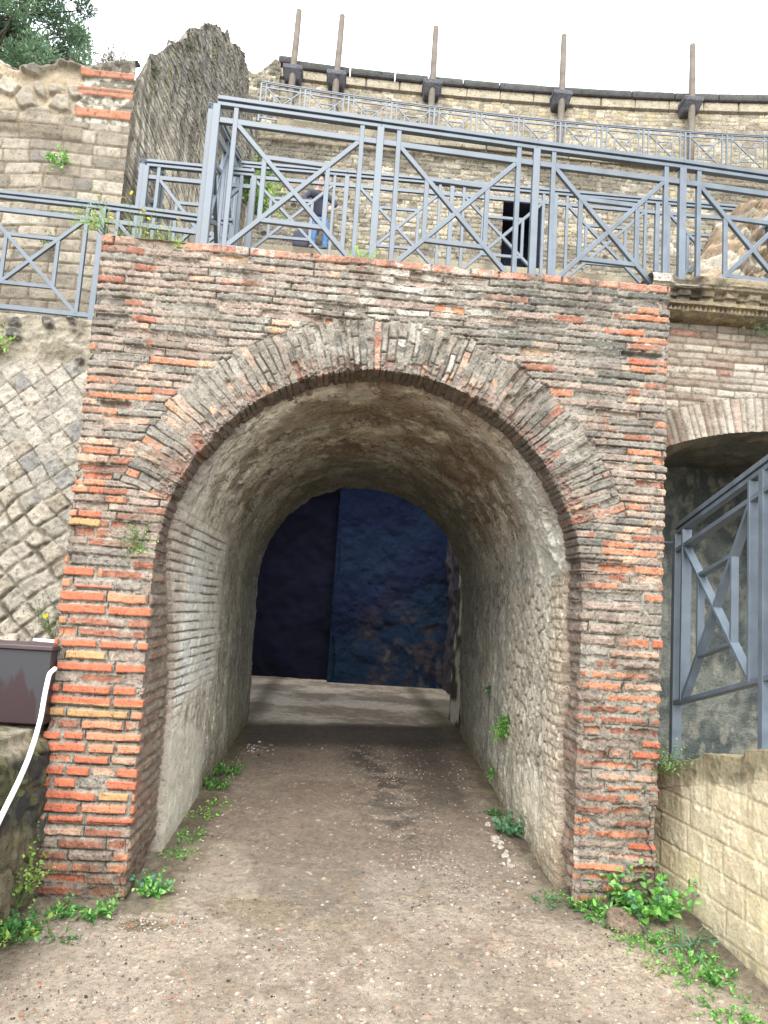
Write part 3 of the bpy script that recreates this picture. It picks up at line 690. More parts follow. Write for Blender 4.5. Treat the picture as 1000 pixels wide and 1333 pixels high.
# ------------------------------------------------------------------ left: lattice-faced rubble wall
def lattice_wall():
    t = thing('lattice_wall', 'weathered grey lattice-stone wall with diamond-set blocks, left of the brick gateway', 'wall', (-2.6, 5.9, 1.3))
    a, b, P, N = sheet((-4.6, 5.9, 1.25), (1, 0, 0), (0, 0, 1), 3.3, 2.68, .0095)
    X, Y, Z = P[..., 0], P[..., 1], P[..., 2]
    n1 = fbm(X, Y, Z, 2.2, 4, 601); n2 = fbm(X, Y, Z, 9, 4, 602); n3 = fbm(X, Y, Z, 32, 3, 603)
    ang = math.radians(40 + 0); ca, sa = math.cos(ang), math.sin(ang); sz = .135
    loose = .6 * sm(2.7, 2.1, Z + .3 * (n1 - .5))
    wa = .4 + 1.1 * loose
    wx = wa * (fbm(X, Y, Z, 2.6, 3, 612) - .5); u = (X * ca + Z * sa) / sz + wx; v = (-X * sa + Z * ca) / sz + wa * (fbm(X, Y, Z, 2.6, 3, 611) - .5)
    u = u + .22 * np.sin(np.floor(v) * 12.9) * (.3 + .7 * loose)
    ui = np.floor(u); fu = u - ui; vi = np.floor(v); fv = v - vi
    hid = hsh(ui.astype(int), vi.astype(int), ui.astype(int) * 0, 12); hid2 = hsh(ui.astype(int), vi.astype(int), ui.astype(int) * 0 + 1, 12)
    d = np.minimum(np.minimum(fu, 1 - fu), np.minimum(fv, 1 - fv)) * sz
    d = d - .012 * (n2 - .42) * (.6 + 2.6 * loose) - .012 * hid2 * loose
    fc = sm(.001, lerp(.006, .024, loose), d)
    h = fc * (.007 + .016 * loose) + .010 * (hid - .5) * fc + .016 * (n2 - .5) * 2 + .010 * (n3 - .5) * 2 + .02 * (n1 - .5)
    ck = sm(.004, .0, d) * sm(.45, .55, fbm(X, Y, Z, 8, 3, 613)) * (1 - .6 * loose) + .9 * loose * sm(.006, .0, np.abs(d + .002)) * sm(.48, .58, fbm(X, Y, Z, 5, 3, 614)); h -= .010 * ck
    cap = sm(3.38, 3.50, Z + .12 * (n1 - .5) * 2)                # rubble concrete band with black lava stones
    w1, w2, wid = worley(X * 7.5 + n1, Z * 7.5 + n2, 19, .9)
    lava = cap * sm(.38, .25, w1) * (wid > .60)
    hc = .03 * (n1 - .5) + .03 * (n2 - .5) * 2 + .012 * (n3 - .5) * 2 + .05 * lava
    h = lerp(h, hc, cap)
    gr = [S(192, 184, 168), S(174, 167, 153), S(150, 148, 142), S(200, 188, 168), S(168, 156, 136)]
    c, _ = pick(hid, [.3, .3, .16, .14, .1], gr)
    c = mixc(c, S(150, 138, 114) + 0 * c, .5 * loose); c = mixc(c, S(176, 166, 144) + 0 * c, .35 * sm(.45, .65, n2))
    c = c * (1 + .4 * (n3[..., None] - .5) + .3 * (n2[..., None] - .5))
    mo = mixc(S(172, 162, 142) + 0 * c, S(138, 127, 108) + 0 * c, sm(.35, .6, n2)); c = mixc(mo, c, fc)
    c = mixc(c, S(72, 64, 54) + 0 * c, .8 * ck)
    cc = mixc(S(172, 162, 140) + 0 * c, S(134, 124, 102) + 0 * c, sm(.4, .6, n2)); cc = mixc(cc, S(76, 76, 76) + 0 * c, .85 * lava); cc = mixc(cc, S(200, 192, 172) + 0 * c, .4 * sm(.6, .7, n3))
    c = mixc(c, cc, cap)
    pits = sm(.66, .74, n3); c = mixc(c, S(84, 76, 62) + 0 * c, .5 * pits)
    # ragged top edge
    edge = 2.64 - b + .05 * (fbm(X, Y, Z, 4, 3, 620) - .5); P = P - 0; PP = P + (-N if N[1] > 0 else N) * h[..., None]
    PP[..., 1] += sm(.06, -.05, edge) * .25; PP[..., 2] -= sm(.06, -.05, edge) * .03
    grid_obj('lattice_facing', PP, np.clip(c, .004, .9), STONE, t)
    k = MB(); k.box((-3.0, 6.4, 2.6), np.eye(3), (1.6, .36, 1.17), S(150, 140, 118)); k.build('wall_core', EARTH, t)
    return t
lattice_wall()

# ------------------------------------------------------------------ low retaining wall at left with metal box
def low_wall():
    t = thing('retaining_wall', 'low mossy retaining wall of dark lava stones at the foot of the left pier', 'wall', (-1.8, 3.6, 0))
    # profile: face (x=-1.47) up to cap, cap goes left
    ny = int(2.6 / .012); Yv = np.linspace(4.62, 2.0, ny)
    prof = [(-1.485, z) for z in np.linspace(-.05, .93, 90)] + [(-1.485 - .05 * math.sin(q), .93 + .07 * (1 - math.cos(q))) for q in np.linspace(.1, 1.57, 10)] + [(-1.535 - x, 1.0 + .03 * x) for x in np.linspace(.01, 1.6, 90) ** 1.2]
    prof = np.array(prof)
    X = np.repeat(prof[:, None, 0], ny, 1); Z = np.repeat(prof[:, None, 1], ny, 1); Y = np.repeat(Yv[None], len(prof), 0)
    X = X - .0 * Y + .05 * (Y - 4.4) * (Y < 4.4)
    P = np.stack([X, Y, Z], -1); N = gnormals(P)
    if N[20, 20, 0] < 0: N = -N
    n1 = fbm(X, Y, Z, 3, 4, 701); n2 = fbm(X, Y, Z, 12, 4, 702); n3 = fbm(X, Y, Z, 40, 2, 703)
    w1, w2, wid = worley(Y * 6.5 + n1, Z * 4.6 + Y * 2.2 + n2 * .6, 71, .8); capm = sm(.88, .96, Z)
    st = sm(.04, .2, w2 - w1 - .05 * (n2 - .5)) * (1 - capm)
    h = .035 * st + .02 * (wid - .5) * st + .03 * (n1 - .5) + .014 * (n2 - .5) * 2 + .005 * (n3 - .5) * 2
    P = P + N * h[..., None]
    lav = sm(.5, .6, Z + .25 * (n1 - .5) * 2 + .1 * (wid - .5))
    c = mixc(S(120, 108, 84) * (.75 + .5 * wid[..., None]), S(62, 62, 60) * (.7 + .6 * wid[..., None]), lav)
    c = mixc(S(112, 102, 76) + 0 * c, c, st)
    moss = sm(.5, .62, n2) * sm(.3, .7, Z) * .6; c = mixc(c, S(112, 112, 62) + 0 * c, moss)
    cp = mixc(S(160, 148, 122) + 0 * c, S(112, 106, 72) + 0 * c, sm(.45, .62, n2)); c = mixc(c, cp, capm)
    c = c * (1 + .4 * (n3[..., None] - .5))
    grid_obj('stone_face', P, np.clip(c, .004, .9), STONE, t)
    # raised earth behind it, up to the lattice wall
    a, b, P, N = sheet((-4.6, 4.58, 1.34), (1, 0, 0), (0, 1, 0), 3.1, 1.5, .03)
    P[..., 2] += .05 * (fbm(P[..., 0], P[..., 1], P[..., 2], 4, 3, 710) - .5); nn = fbm(P[..., 0], P[..., 1], P[..., 2], 9, 3, 711)
    o = grid_obj('earth_ledge', P, mixc(S(140, 128, 104) + 0 * P, S(100, 92, 66) + 0 * P, sm(.4, .6, nn)), EARTH, None); o['kind'] = 'structure'
    k = MB(); k.box((-3.02, 4.60, 1.14), np.eye(3), (1.5, .02, .21), S(120, 110, 90)); k.build('ledge_riser', EARTH, t)
low_wall()

def metal_box():
    t = thing('metal_box', 'brown rust-streaked metal box on top of the low wall beside the left brick pier', 'box', (-1.85, 4.34, 1.02))
    mt = bpy.data.materials.new('streaked_brown_paint'); mt.use_nodes = True; n = mt.node_tree.nodes; l = mt.node_tree.links; b = n['Principled BSDF']
    tcx = n.new('ShaderNodeTexCoord'); mp = n.new('ShaderNodeMapping'); mp.inputs['Scale'].default_value = (14, 14, 2.2); nn = n.new('ShaderNodeTexNoise'); nn.inputs['Scale'].default_value = 1.0; nn.inputs['Detail'].default_value = 6
    l.new(tcx.outputs['Object'], mp.inputs[0]); l.new(mp.outputs[0], nn.inputs['Vector']); sx = n.new('ShaderNodeSeparateXYZ'); l.new(tcx.outputs['Object'], sx.inputs[0])
    ad = n.new('ShaderNodeMath'); ad.operation = 'MULTIPLY_ADD'; ad.inputs[1].default_value = -1.1; l.new(sx.outputs['Z'], ad.inputs[0]); l.new(nn.outputs['Fac'], ad.inputs[2])
    cr_ = n.new('ShaderNodeValToRGB'); cr_.color_ramp.elements[0].position = .27; cr_.color_ramp.elements[0].color = (.026, .025, .028, 1)
    cr_.color_ramp.elements[1].position = .33; cr_.color_ramp.elements[1].color = (.022, .009, .011, 1); l.new(ad.outputs[0], cr_.inputs[0]); l.new(cr_.outputs[0], b.inputs['Base Color'])
    b.inputs['Roughness'].default_value = .35
    k = MB(); k.box((-1.96, 4.44, 1.22), np.eye(3), (.48, .13, .195), (.3, .3, .3)); k.build('body', mt, t, bevel=.006)
    k = MB(); k.box((-1.96, 4.435, 1.427), np.eye(3), (.49, .145, .012), (.3, .3, .3)); k.build('lid', mat_p('dark_brown_paint', (.05, .028, .032), .4), t, bevel=.004)
metal_box()
k = MB()
hp = [(-1.452, 4.31, 1.322), (-1.462, 4.26, 1.30), (-1.455, 4.21, 1.20), (-1.44, 4.15, 1.09), (-1.425, 4.06, 1.0), (-1.405, 3.94, .92), (-1.395, 3.82, .84), (-1.39, 3.70, .765), (-1.38, 3.5, .64), (-1.36, 3.2, .42)]
hp = np.array(hp); tt = np.linspace(0, len(hp) - 1, 60); i0 = np.clip(tt.astype(int), 0, len(hp) - 2); fr = tt - i0
hp = np.stack([np.interp(tt, np.arange(len(hp)), hp[:, i]) for i in range(3)], -1)
hp[1:-1] = (hp[:-2] + 2 * hp[1:-1] + hp[2:]) / 4; hp[1:-1] = (hp[:-2] + 2 * hp[1:-1] + hp[2:]) / 4
k.tube(hp, .0125, 12)
tag(k.build('water_hose', mat_p('white_plastic', (.78, .78, .76), .35, var=.05), None, smooth=True), 'white plastic hose hanging down from the left pier past the brown box', 'hose')
for i, (y0, z0, dx) in enumerate(((4.78, 1.405, 0), (4.84, 1.40, .02), (4.81, 1.428, -.03))):
    k = MB(); k.tube([(-1.50, y0, z0), (-1.6, y0 + .005, z0 + .003), (-1.74 + dx, y0 + .01, z0 + .006)], .011, 8)
    tag(k.build('pipe', mat_p('white_plastic', (.78, .78, .76), .35), None, smooth=True), ['short white plastic pipe lying behind the brown box, nearest the viewer', 'short white plastic pipe lying behind the brown box, farthest back', 'short white plastic pipe resting on top of two others behind the brown box'][i], 'pipe', 'pipes behind the brown box')

# ------------------------------------------------------------------ right: stepped tuff block parapet
def parapet():
    t = thing('block_parapet', 'yellowish tuff block parapet wall with stained stepped top, rising at the right edge', 'wall', (2.3, 3.6, 0))
    L = 2.6; D0 = np.array([2.075, 4.80, -.06]); U = np.array([.090, -.996, 0]); V = np.array([0, 0, 1.])
    st = .0085; nu = int(L / st); hv = np.linspace(0, 1, 165)
    a = np.linspace(0, L, nu)
    topz = .93 + .285 * a; 
    # blocks of the top course step up
    sb = np.array([0, .52, .86, 1.35, 1.8, 2.3, 3.0]); kz = np.clip(np.searchsorted(sb, a) - 1, 0, 5); slope = .12
    topz = np.interp(a, [0, .5, .54, .86, .92, 1.3, 1.36, 2.6], [.905, 1.04, 1.075, 1.115, 1.165, 1.24, 1.28, 1.62]) + .018 * (fbm(a, a * 0, a * 0, 9, 3, 1) - .5)
    topz = np.convolve(np.pad(topz, 2, mode='edge'), np.ones(5) / 5, 'valid') + .06
    th = .28
    A = a[:, None]; B = hv[None] * topz[:, None]
    Pf = D0 + A[..., None] * U + B[..., None] * V
    n_t = 40; tv = np.linspace(0, 1, n_t + 1)[1:]
    Pt = (D0 + a[:, None, None] * U + topz[:, None, None] * V) + tv[None, :, None] * th * np.array([.996, .09, 0])
    P = np.concatenate([Pf, Pt], 1); X, Y, Z = P[..., 0], P[..., 1], P[..., 2]
    Aq = np.repeat(A, P.shape[1], 1); Bq = np.concatenate([B + 0 * A, np.repeat(topz[:, None], n_t, 1) + 0], 1)
    N = gnormals(P)
    if N[40, 40, 0] > 0: N = -N
    for _ in range(2):
        N[:, 1:-1] += .6 * (N[:, :-2] + N[:, 2:]); N /= np.linalg.norm(N, axis=-1, keepdims=True)
    n1 = fbm(X, Y, Z, 3, 4, 801); n2 = fbm(X, Y, Z, 14, 4, 802); n3 = fbm(X, Y, Z, 50, 2, 803)
    kc, dt = courses(Bq + .008 * (n1 - .5), mkbounds(-.05, 2.2, .148, .06, 81)); ds, ci = cells(Aq, kc, 0, 3, .24, .46, 82)
    dd = np.minimum(dt, ds); hid = hsh(kc, ci, kc * 0, 9)
    oneT = (topz[:, None] - Bq) < .15
    dd2 = np.where(oneT, np.minimum(np.minimum(np.abs(Aq - .52), np.abs(Aq - .86)), np.minimum(np.abs(topz[:, None] - Bq - .15), np.abs(Aq - 1.35))), dd)
    jt = sm(.010 + .006 * (n2 - .5), .002, dd2) * (.55 + .45 * sm(.4, .6, n1))
    h = -.006 * jt + .005 * (hid - .5) + .004 * (n2 - .5) * 2 + .0025 * (n3 - .5) * 2 + .008 * (n1 - .5) - .006 * sm(.62, .72, n2)
    P = P + N * h[..., None]
    c = lerp(S(232, 214, 170), S(214, 200, 168), hid[..., None]); c = mixc(c, S(204, 184, 146) + 0 * c, .5 * sm(.4, .62, n1)); c = mixc(c, S(238, 226, 192) + 0 * c, .5 * sm(.52, .66, n2))
    c = mixc(c, S(164, 146, 112) + 0 * c, .45 * jt)
    stn = sm(.20, .08, (topz[:, None] - Bq) + .10 * (fbm(X, Y, Z * .3, 9, 3, 805) - .5) * 2); c = mixc(c, S(124, 114, 80) + 0 * c, .8 * stn); c = mixc(c, S(84, 78, 58) + 0 * c, .5 * stn * sm(.5, .65, n2))
    drip = sm(.56, .68, fbm(X * 7, Y * 7, Z * .6, 2, 3, 806)) * sm(.6, .1, topz[:, None] - Bq); c = mixc(c, S(136, 118, 84) + 0 * c, .55 * drip)
    low = sm(.28, .05, Bq + .1 * (n1 - .5) - .1); c = mixc(c, S(152, 138, 108) + 0 * c, .6 * low)
    c = c * (1 + .3 * (n3[..., None] - .5))
    grid_obj('tuff_facing', P, np.clip(c * 1.22, .004, .85), TUFF, t)
    k = MB(); k.box((2.42, 3.55, .4), np.eye(3), (.06, 1.2, .42), S(150, 140, 110)); k.build('wall_core', EARTH, t)
parapet()

# ------------------------------------------------------------------ right neighbour: brick wall, segmental arch, cornice, second vault
def right_wall():
    t = thing('side_arch_wall', 'pale brick wall with a low segmental arch and a carved stone cornice, right of the gateway', 'wall', (3.1, 4.95, 0))
    a, b, P, N = sheet((1.96, 4.95, 0), (1, 0, 0), (0, 0, 1), 3.0, 3.92, .008)
    X, Y, Z = P[..., 0], P[..., 1], P[..., 2]; cx, cz, R = 3.02, .82, 2.30
    r = np.hypot(X - cx, Z - cz); th = np.arctan2(Z - cz, X - cx)
    half = .92; hole = (np.abs(X - cx) < half) & (r < R)
    n1 = fbm(X, Y, Z, 3, 4, 901); n2 = fbm(X, Y, Z, 14, 4, 902); n3 = fbm(X, Y, Z, 50, 2, 903)
    zz = Z + .012 * (fbm(X, Y, Z, 3, 2, 905) - .5) * 2
    kc, dt = courses(zz, mkbounds(-.1, 4.2, .050, .15, 91)); ds, ci = cells(X, kc, 1.5, 5.2, .10, .26, 92); hid = hsh(kc, ci, kc * 0, 3); hid2 = hsh(kc, ci, kc * 0 + 2, 3)
    ring = (r < R + .24 + .02 * (n1 - .5)) & (np.abs(X - cx) < half + .12) & (Z > 2.6)
    vk, vdt = courses(th + .01 * (n1 - .5), mkbounds(0, 3.2, .0205, .25, 93)); vid = hsh(vk, vk * 0, vk * 0, 3)
    d = np.where(ring, np.minimum(vdt * r, np.abs(r - R - .24)), np.minimum(dt, ds)) - .006 * (n2 - .4)
    fc = sm(.001, .008, d); H = np.where(ring, vid, hid)
    h = fc * .012 + .010 * (H - .5) * fc + .008 * (n2 - .5) * 2 + .003 * (n3 - .5) * 2 + .012 * (n1 - .5)
    NN = -N if N[1] > 0 else N; P = P + NN * h[..., None]
    c, _ = pick(H, [.34, .22, .12, .12, .2], [S(182, 170, 150), S(166, 150, 130), S(176, 132, 112), S(196, 184, 164), S(160, 140, 120)])
    c = mixc(c, S(188, 182, 166) + 0 * c, .5 * sm(.45, .6, n1)); c = c * (1 + .4 * (n3[..., None] - .5) + .25 * (hid2[..., None] - .5))
    c = mixc(S(132, 122, 104) + 0 * c, c, fc)
    lowd = sm(3.4, 3.1, Z) * sm(2.45, 2.2, X); c = mixc(c, S(110, 98, 80) + 0 * c, .6 * lowd * ring)
    keep = ~hole[:-1, :-1]
    grid_obj('brick_facing', P, np.clip(c, .004, .9), STONE, t, keep)
    # soffit ring + vault lining + back wall
    def lin():
        z = np.arange(0, 2.93, .02); xs = np.arange(-half, half, .02)
        pr = [(cx - half, q) for q in z] + [(cx + q, cz + math.sqrt(R * R - q * q)) for q in xs] + [(cx + half, q) for q in z[::-1]]
        pr = np.array(pr); yv = np.linspace(4.93, 8.2, 130)
        X = np.repeat(pr[:, None, 0], 130, 1); Z = np.repeat(pr[:, None, 1], 130, 1); Y = np.repeat(yv[None], len(pr), 0)
        f = (Y - 4.93) / 3.27; Z = Z + .0 * f
        P = np.stack([X, Y, Z], -1); N = gnormals(P); N = -N if N[len(pr) // 2, 60, 2] > 0 else N
        n1 = fbm(X, Y, Z, 1.8, 4, 911); n2 = fbm(X, Y, Z, 7, 4, 912); n3 = fbm(X, Y, Z, 26, 2, 913)
        P = P + N * ((.06 * (n1 - .5) * 2 + .04 * (n2 - .5) * 2 + .01 * (n3 - .5)) * sm(0, .06, f))[..., None]
        c = mixc(S(140, 130, 108, 1) + 0 * P, S(92, 94, 86, 1) + 0 * P, sm(.4, .6, n1)); c = mixc(c, S(144, 130, 104) + 0 * c, .6 * sm(.5, .62, n2) * sm(.5, .1, f) * (Z > 2.6))
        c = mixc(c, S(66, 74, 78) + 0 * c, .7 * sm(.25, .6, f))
        grid_obj('vault_lining', P, np.clip(c, .004, .9), PLASTER, t)
        a, b, P, N = sheet((cx - half - .1, 8.1, 0), (1, 0, 0), (0, 0, 1), 2.1, 3.4, .03)
        n1 = fbm(P[..., 0], P[..., 1], P[..., 2], 2, 4, 921); n2 = fbm(P[..., 0], P[..., 1], P[..., 2], 9, 4, 922)
        P = P + N * (.05 * (n1 - .5) + .03 * (n2 - .5))[..., None]; c = mixc(S(84, 92, 92) + 0 * P, S(58, 66, 72) + 0 * P, sm(.35, .65, n1)); c = mixc(c, S(112, 112, 98) + 0 * c, .5 * sm(.55, .65, n2))
        grid_obj('end_wall', P, np.clip(c, .004, .9), PLASTER, t)
    lin()
    # grey rendered blocking wall just behind the railing
    a, b, P, N = sheet((2.06, 6.2, 0), (1, 0, 0), (0, 0, 1), 2.4, 3.3, .014)
    X, Y, Z = P[..., 0], P[..., 1], P[..., 2]; n1 = fbm(X, Y, Z, 2.5, 4, 931); n2 = fbm(X, Y, Z, 12, 4, 932); n4 = fbm(X, Y, Z * .4, 16, 3, 933)
    P = P + (-1 if N[1] > 0 else 1) * N * (.05 * (n1 - .5) + .02 * (n2 - .5) * 2)[..., None]
    c = mixc(S(106, 110, 102, 1) + 0 * P, S(72, 80, 78, 1) + 0 * P, sm(.35, .6, n1)); c = mixc(c, S(140, 138, 122, 1) + 0 * c, .5 * sm(.54, .64, n4)); c = mixc(c, S(64, 68, 66, 1) + 0 * c, .6 * sm(.54, .66, n2))
    grid_obj('blocking_wall', P, np.clip(c, .004, .9), PLASTER, t)
    # cornice: moulded profile swept along x
    pr = [(4.95, 3.84), (4.86, 3.845), (4.81, 3.865), (4.795, 3.87), (4.795, 3.90), (4.77, 3.905), (4.77, 3.93), (4.765, 3.95), (4.745, 3.955), (4.74, 3.99), (4.72, 4.0), (4.715, 4.012), (4.70, 4.02), (4.70, 4.05), (4.705, 4.075), (4.74, 4.092), (4.85, 4.095), (5.1, 4.10)]
    pr = np.array(pr); q = np.linspace(0, len(pr) - 1, 110); py = np.interp(q, np.arange(len(pr)), pr[:, 0]); pz = np.interp(q, np.arange(len(pr)), pr[:, 1])
    xs = np.arange(1.965, 4.9, .008); X = np.repeat(xs[:, None], 110, 1); Y = np.repeat(py[None], len(xs), 0); Z = np.repeat(pz[None], len(xs), 0)
    n1 = fbm(X, Y, Z, 5, 4, 941); n2 = fbm(X, Y, Z, 22, 4, 942)
    den = (Z > 3.868) & (Z < 3.902) & ((X / .03) % 1 < .38); mod = (Z > 3.93) & (Z < 3.99) & ((X / .16) % 1 < .45)
    Y = Y + .018 * den + .030 * mod
    brk = sm(2.12, 2.0, X + .1 * (n1 - .5)) * sm(3.93, 4.0, Z); Y = Y + brk * .03 * n2
    chip = sm(.55, .68, n1) * sm(3.98, 4.05, Z); Y = Y + .03 * chip; Z = Z - .02 * chip
    Y = Y + .012 * (n2 - .5) * 2 + .015 * (n1 - .5) * 2; Z = Z + .008 * (n2 - .5) * 2
    c = mixc(S(150, 136, 108) + 0 * X[..., None], S(104, 92, 70) + 0 * X[..., None], sm(.4, .6, n1)); c = mixc(c, S(186, 166, 116) + 0 * c, .6 * sm(.5, .62, n2) * (Z < 3.93))
    c = mixc(c, S(80, 78, 66) + 0 * c, .6 * sm(.46, .6, n1) * (Z > 3.93)); c = mixc(c, S(198, 192, 176) + 0 * c, .85 * sm(2.16, 2.05, X + .08 * (n2 - .5)) * (Z > 3.96)); c = mixc(c, S(186, 176, 150) + 0 * c, .5 * ((Z > 4.005) & (Z < 4.02)))
    grid_obj('cornice', np.stack([X, Y, Z], -1), np.clip(c, .004, .9), STONE, t)
right_wall()

# ------------------------------------------------------------------ upper walls
def tuff_wall_fn(X, Y, Z, s, seed, pitch, l0, l1, cols, wts, far=True, warp=.5, depth=.03, vcap=None):
    n1 = fbm(X, Y, Z, .9, 4, seed); n2 = fbm(X, Y, Z, 4, 4, seed + 1); n3 = fbm(X, Y, Z, 16, 3, seed + 2)
    zz = Z + warp * pitch * (fbm(s, Z * .4, Z * 0, 1.1, 3, seed + 3) - .5) * 2 + .10 * pitch * (n2 - .5)
    kc, dt = courses(zz, mkbounds(Z.min() - 1, Z.max() + 1, pitch, .16, seed)); ds, ci = cells(s + .2 * pitch * (n3 - .5), kc, s.min(), s.max(), l0, l1, seed)
    hid = hsh(kc, ci, kc * 0, seed); hid2 = hsh(kc, ci, kc * 0 + 4, seed)
    d = np.minimum(dt, ds) - pitch * .09 * (n3 - .35); fc = sm(0, pitch * .08, d)
    h = depth * fc + depth * .8 * (hid - .5) * fc + depth * .7 * (n2 - .5) * 2 + depth * .3 * (n3 - .5) * 2
    c, _ = pick(hid2, wts, cols); c = c * (1 + .5 * (n3[..., None] - .5) + .25 * (hid[..., None] - .5))
    return h, c, fc, n1, n2, n3, hid

def upper_left_wall():
    t = thing('tuff_pier_wall', 'tall ruined tuff block wall with three bands of orange brick at its corner, upper left', 'wall', (-3, 6.8, 4))
    a, b, P, N = sheet((-5.2, 6.7, 3.9), (1, 0, 0), (0, 0, 1), 3.05, 2.9, .0105)
    X, Y, Z = P[..., 0], P[..., 1], P[..., 2]
    # leaning right edge: the corner drifts right towards the foot
    h, c, fc, n1, n2, n3, hid = tuff_wall_fn(X, Y, Z, X, 1001, .118, .16, .42, [S(166, 154, 134), S(152, 140, 122), S(174, 164, 144), S(140, 130, 114), S(134, 127, 116)], [.3, .25, .2, .15, .1], depth=.014)
    c = mixc(S(134, 118, 90) + 0 * c, c, fc)
    rub = sm(5.95, 6.15, Z + .15 * (n1 - .5)) * sm(-2.55, -2.68, X + .1 * (n2 - .5))
    w1, w2, wid = worley(X * 5 + n1, Z * 7.5 + n2, 45, .9); st = sm(.05, .25, w2 - w1)
    rc = mixc(S(180, 164, 134) + 0 * c, lerp(S(124, 114, 96), S(200, 190, 168), wid[..., None]), st * (wid > .35)); h = lerp(h, .05 * st * (wid > .35) + .04 * (n2 - .5) * 2 + .015 * (n3 - .5), rub); c = mixc(c, rc, rub)
    dark = sm(.1, .04, np.abs(Z - 5.86 - .03 * n1 + .04 * (X + 3))) * (X < -2.55); c = mixc(c, S(118, 106, 84) + 0 * c, .7 * dark); h += .02 * dark
    bc = sm(-2.66, -2.62, X + .05 * (n2 - .5)) * (Z > 5.98)
    for z0, z1 in ((6.02, 6.11), (6.235, 6.32), (6.42, 6.49), (6.62, 6.66)):
        q = bc * (Z > z0) * (Z < z1); jn = (np.abs(((Z - z0) % .045)) < .008) | (((X + .07 * np.floor((Z - z0) / .045)) % .19) < .012)
        bcx = np.where((hid > .5)[..., None], S(204, 128, 92), S(184, 122, 94)); c = mixc(c, np.where(jn[..., None], S(140, 124, 100), bcx), q); h = np.where(q > .5, .03 - .012 * jn, h)
    q = bc * ~(((Z > 6.02) & (Z < 6.11)) | ((Z > 6.235) & (Z < 6.32)) | ((Z > 6.42) & (Z < 6.49))); c = mixc(c, mixc(S(112, 108, 92) + 0 * c, S(198, 194, 176) + 0 * c, sm(.5, .6, n3)), .75 * q)
    tp = 6.60 + .10 * (fbm(X, Y * 0, Z * 0, 2.2, 4, 1009) - .5) * 2 - .10 * sm(-2.75, -3.1, X); over = sm(-.06, .0, Z - tp); blk = sm(-.14, -.04, Z - tp)
    c = mixc(c, S(98, 96, 84) + 0 * c, .8 * blk * sm(.35, .6, n2)); h = h + .05 * blk * (n2 - .2) * 2
    P = P + (-N if N[1] > 0 else N) * h[..., None]
    P[..., 1] += over * (.06 + .5 * np.clip(Z - tp, 0, 1)); P[..., 2] = np.where(Z > tp, tp + .15 * (Z - tp) + .05 * (n2 - .5), P[..., 2])
    grid_obj('wall_face', P, np.clip(c, .004, .9), STONE, t)
    k = MB(); k.box((-3.72, 7.02, 5.15), np.eye(3), (1.5, .22, 1.30), S(120, 112, 92)); k.build('wall_core', EARTH, t)
upper_left_wall()

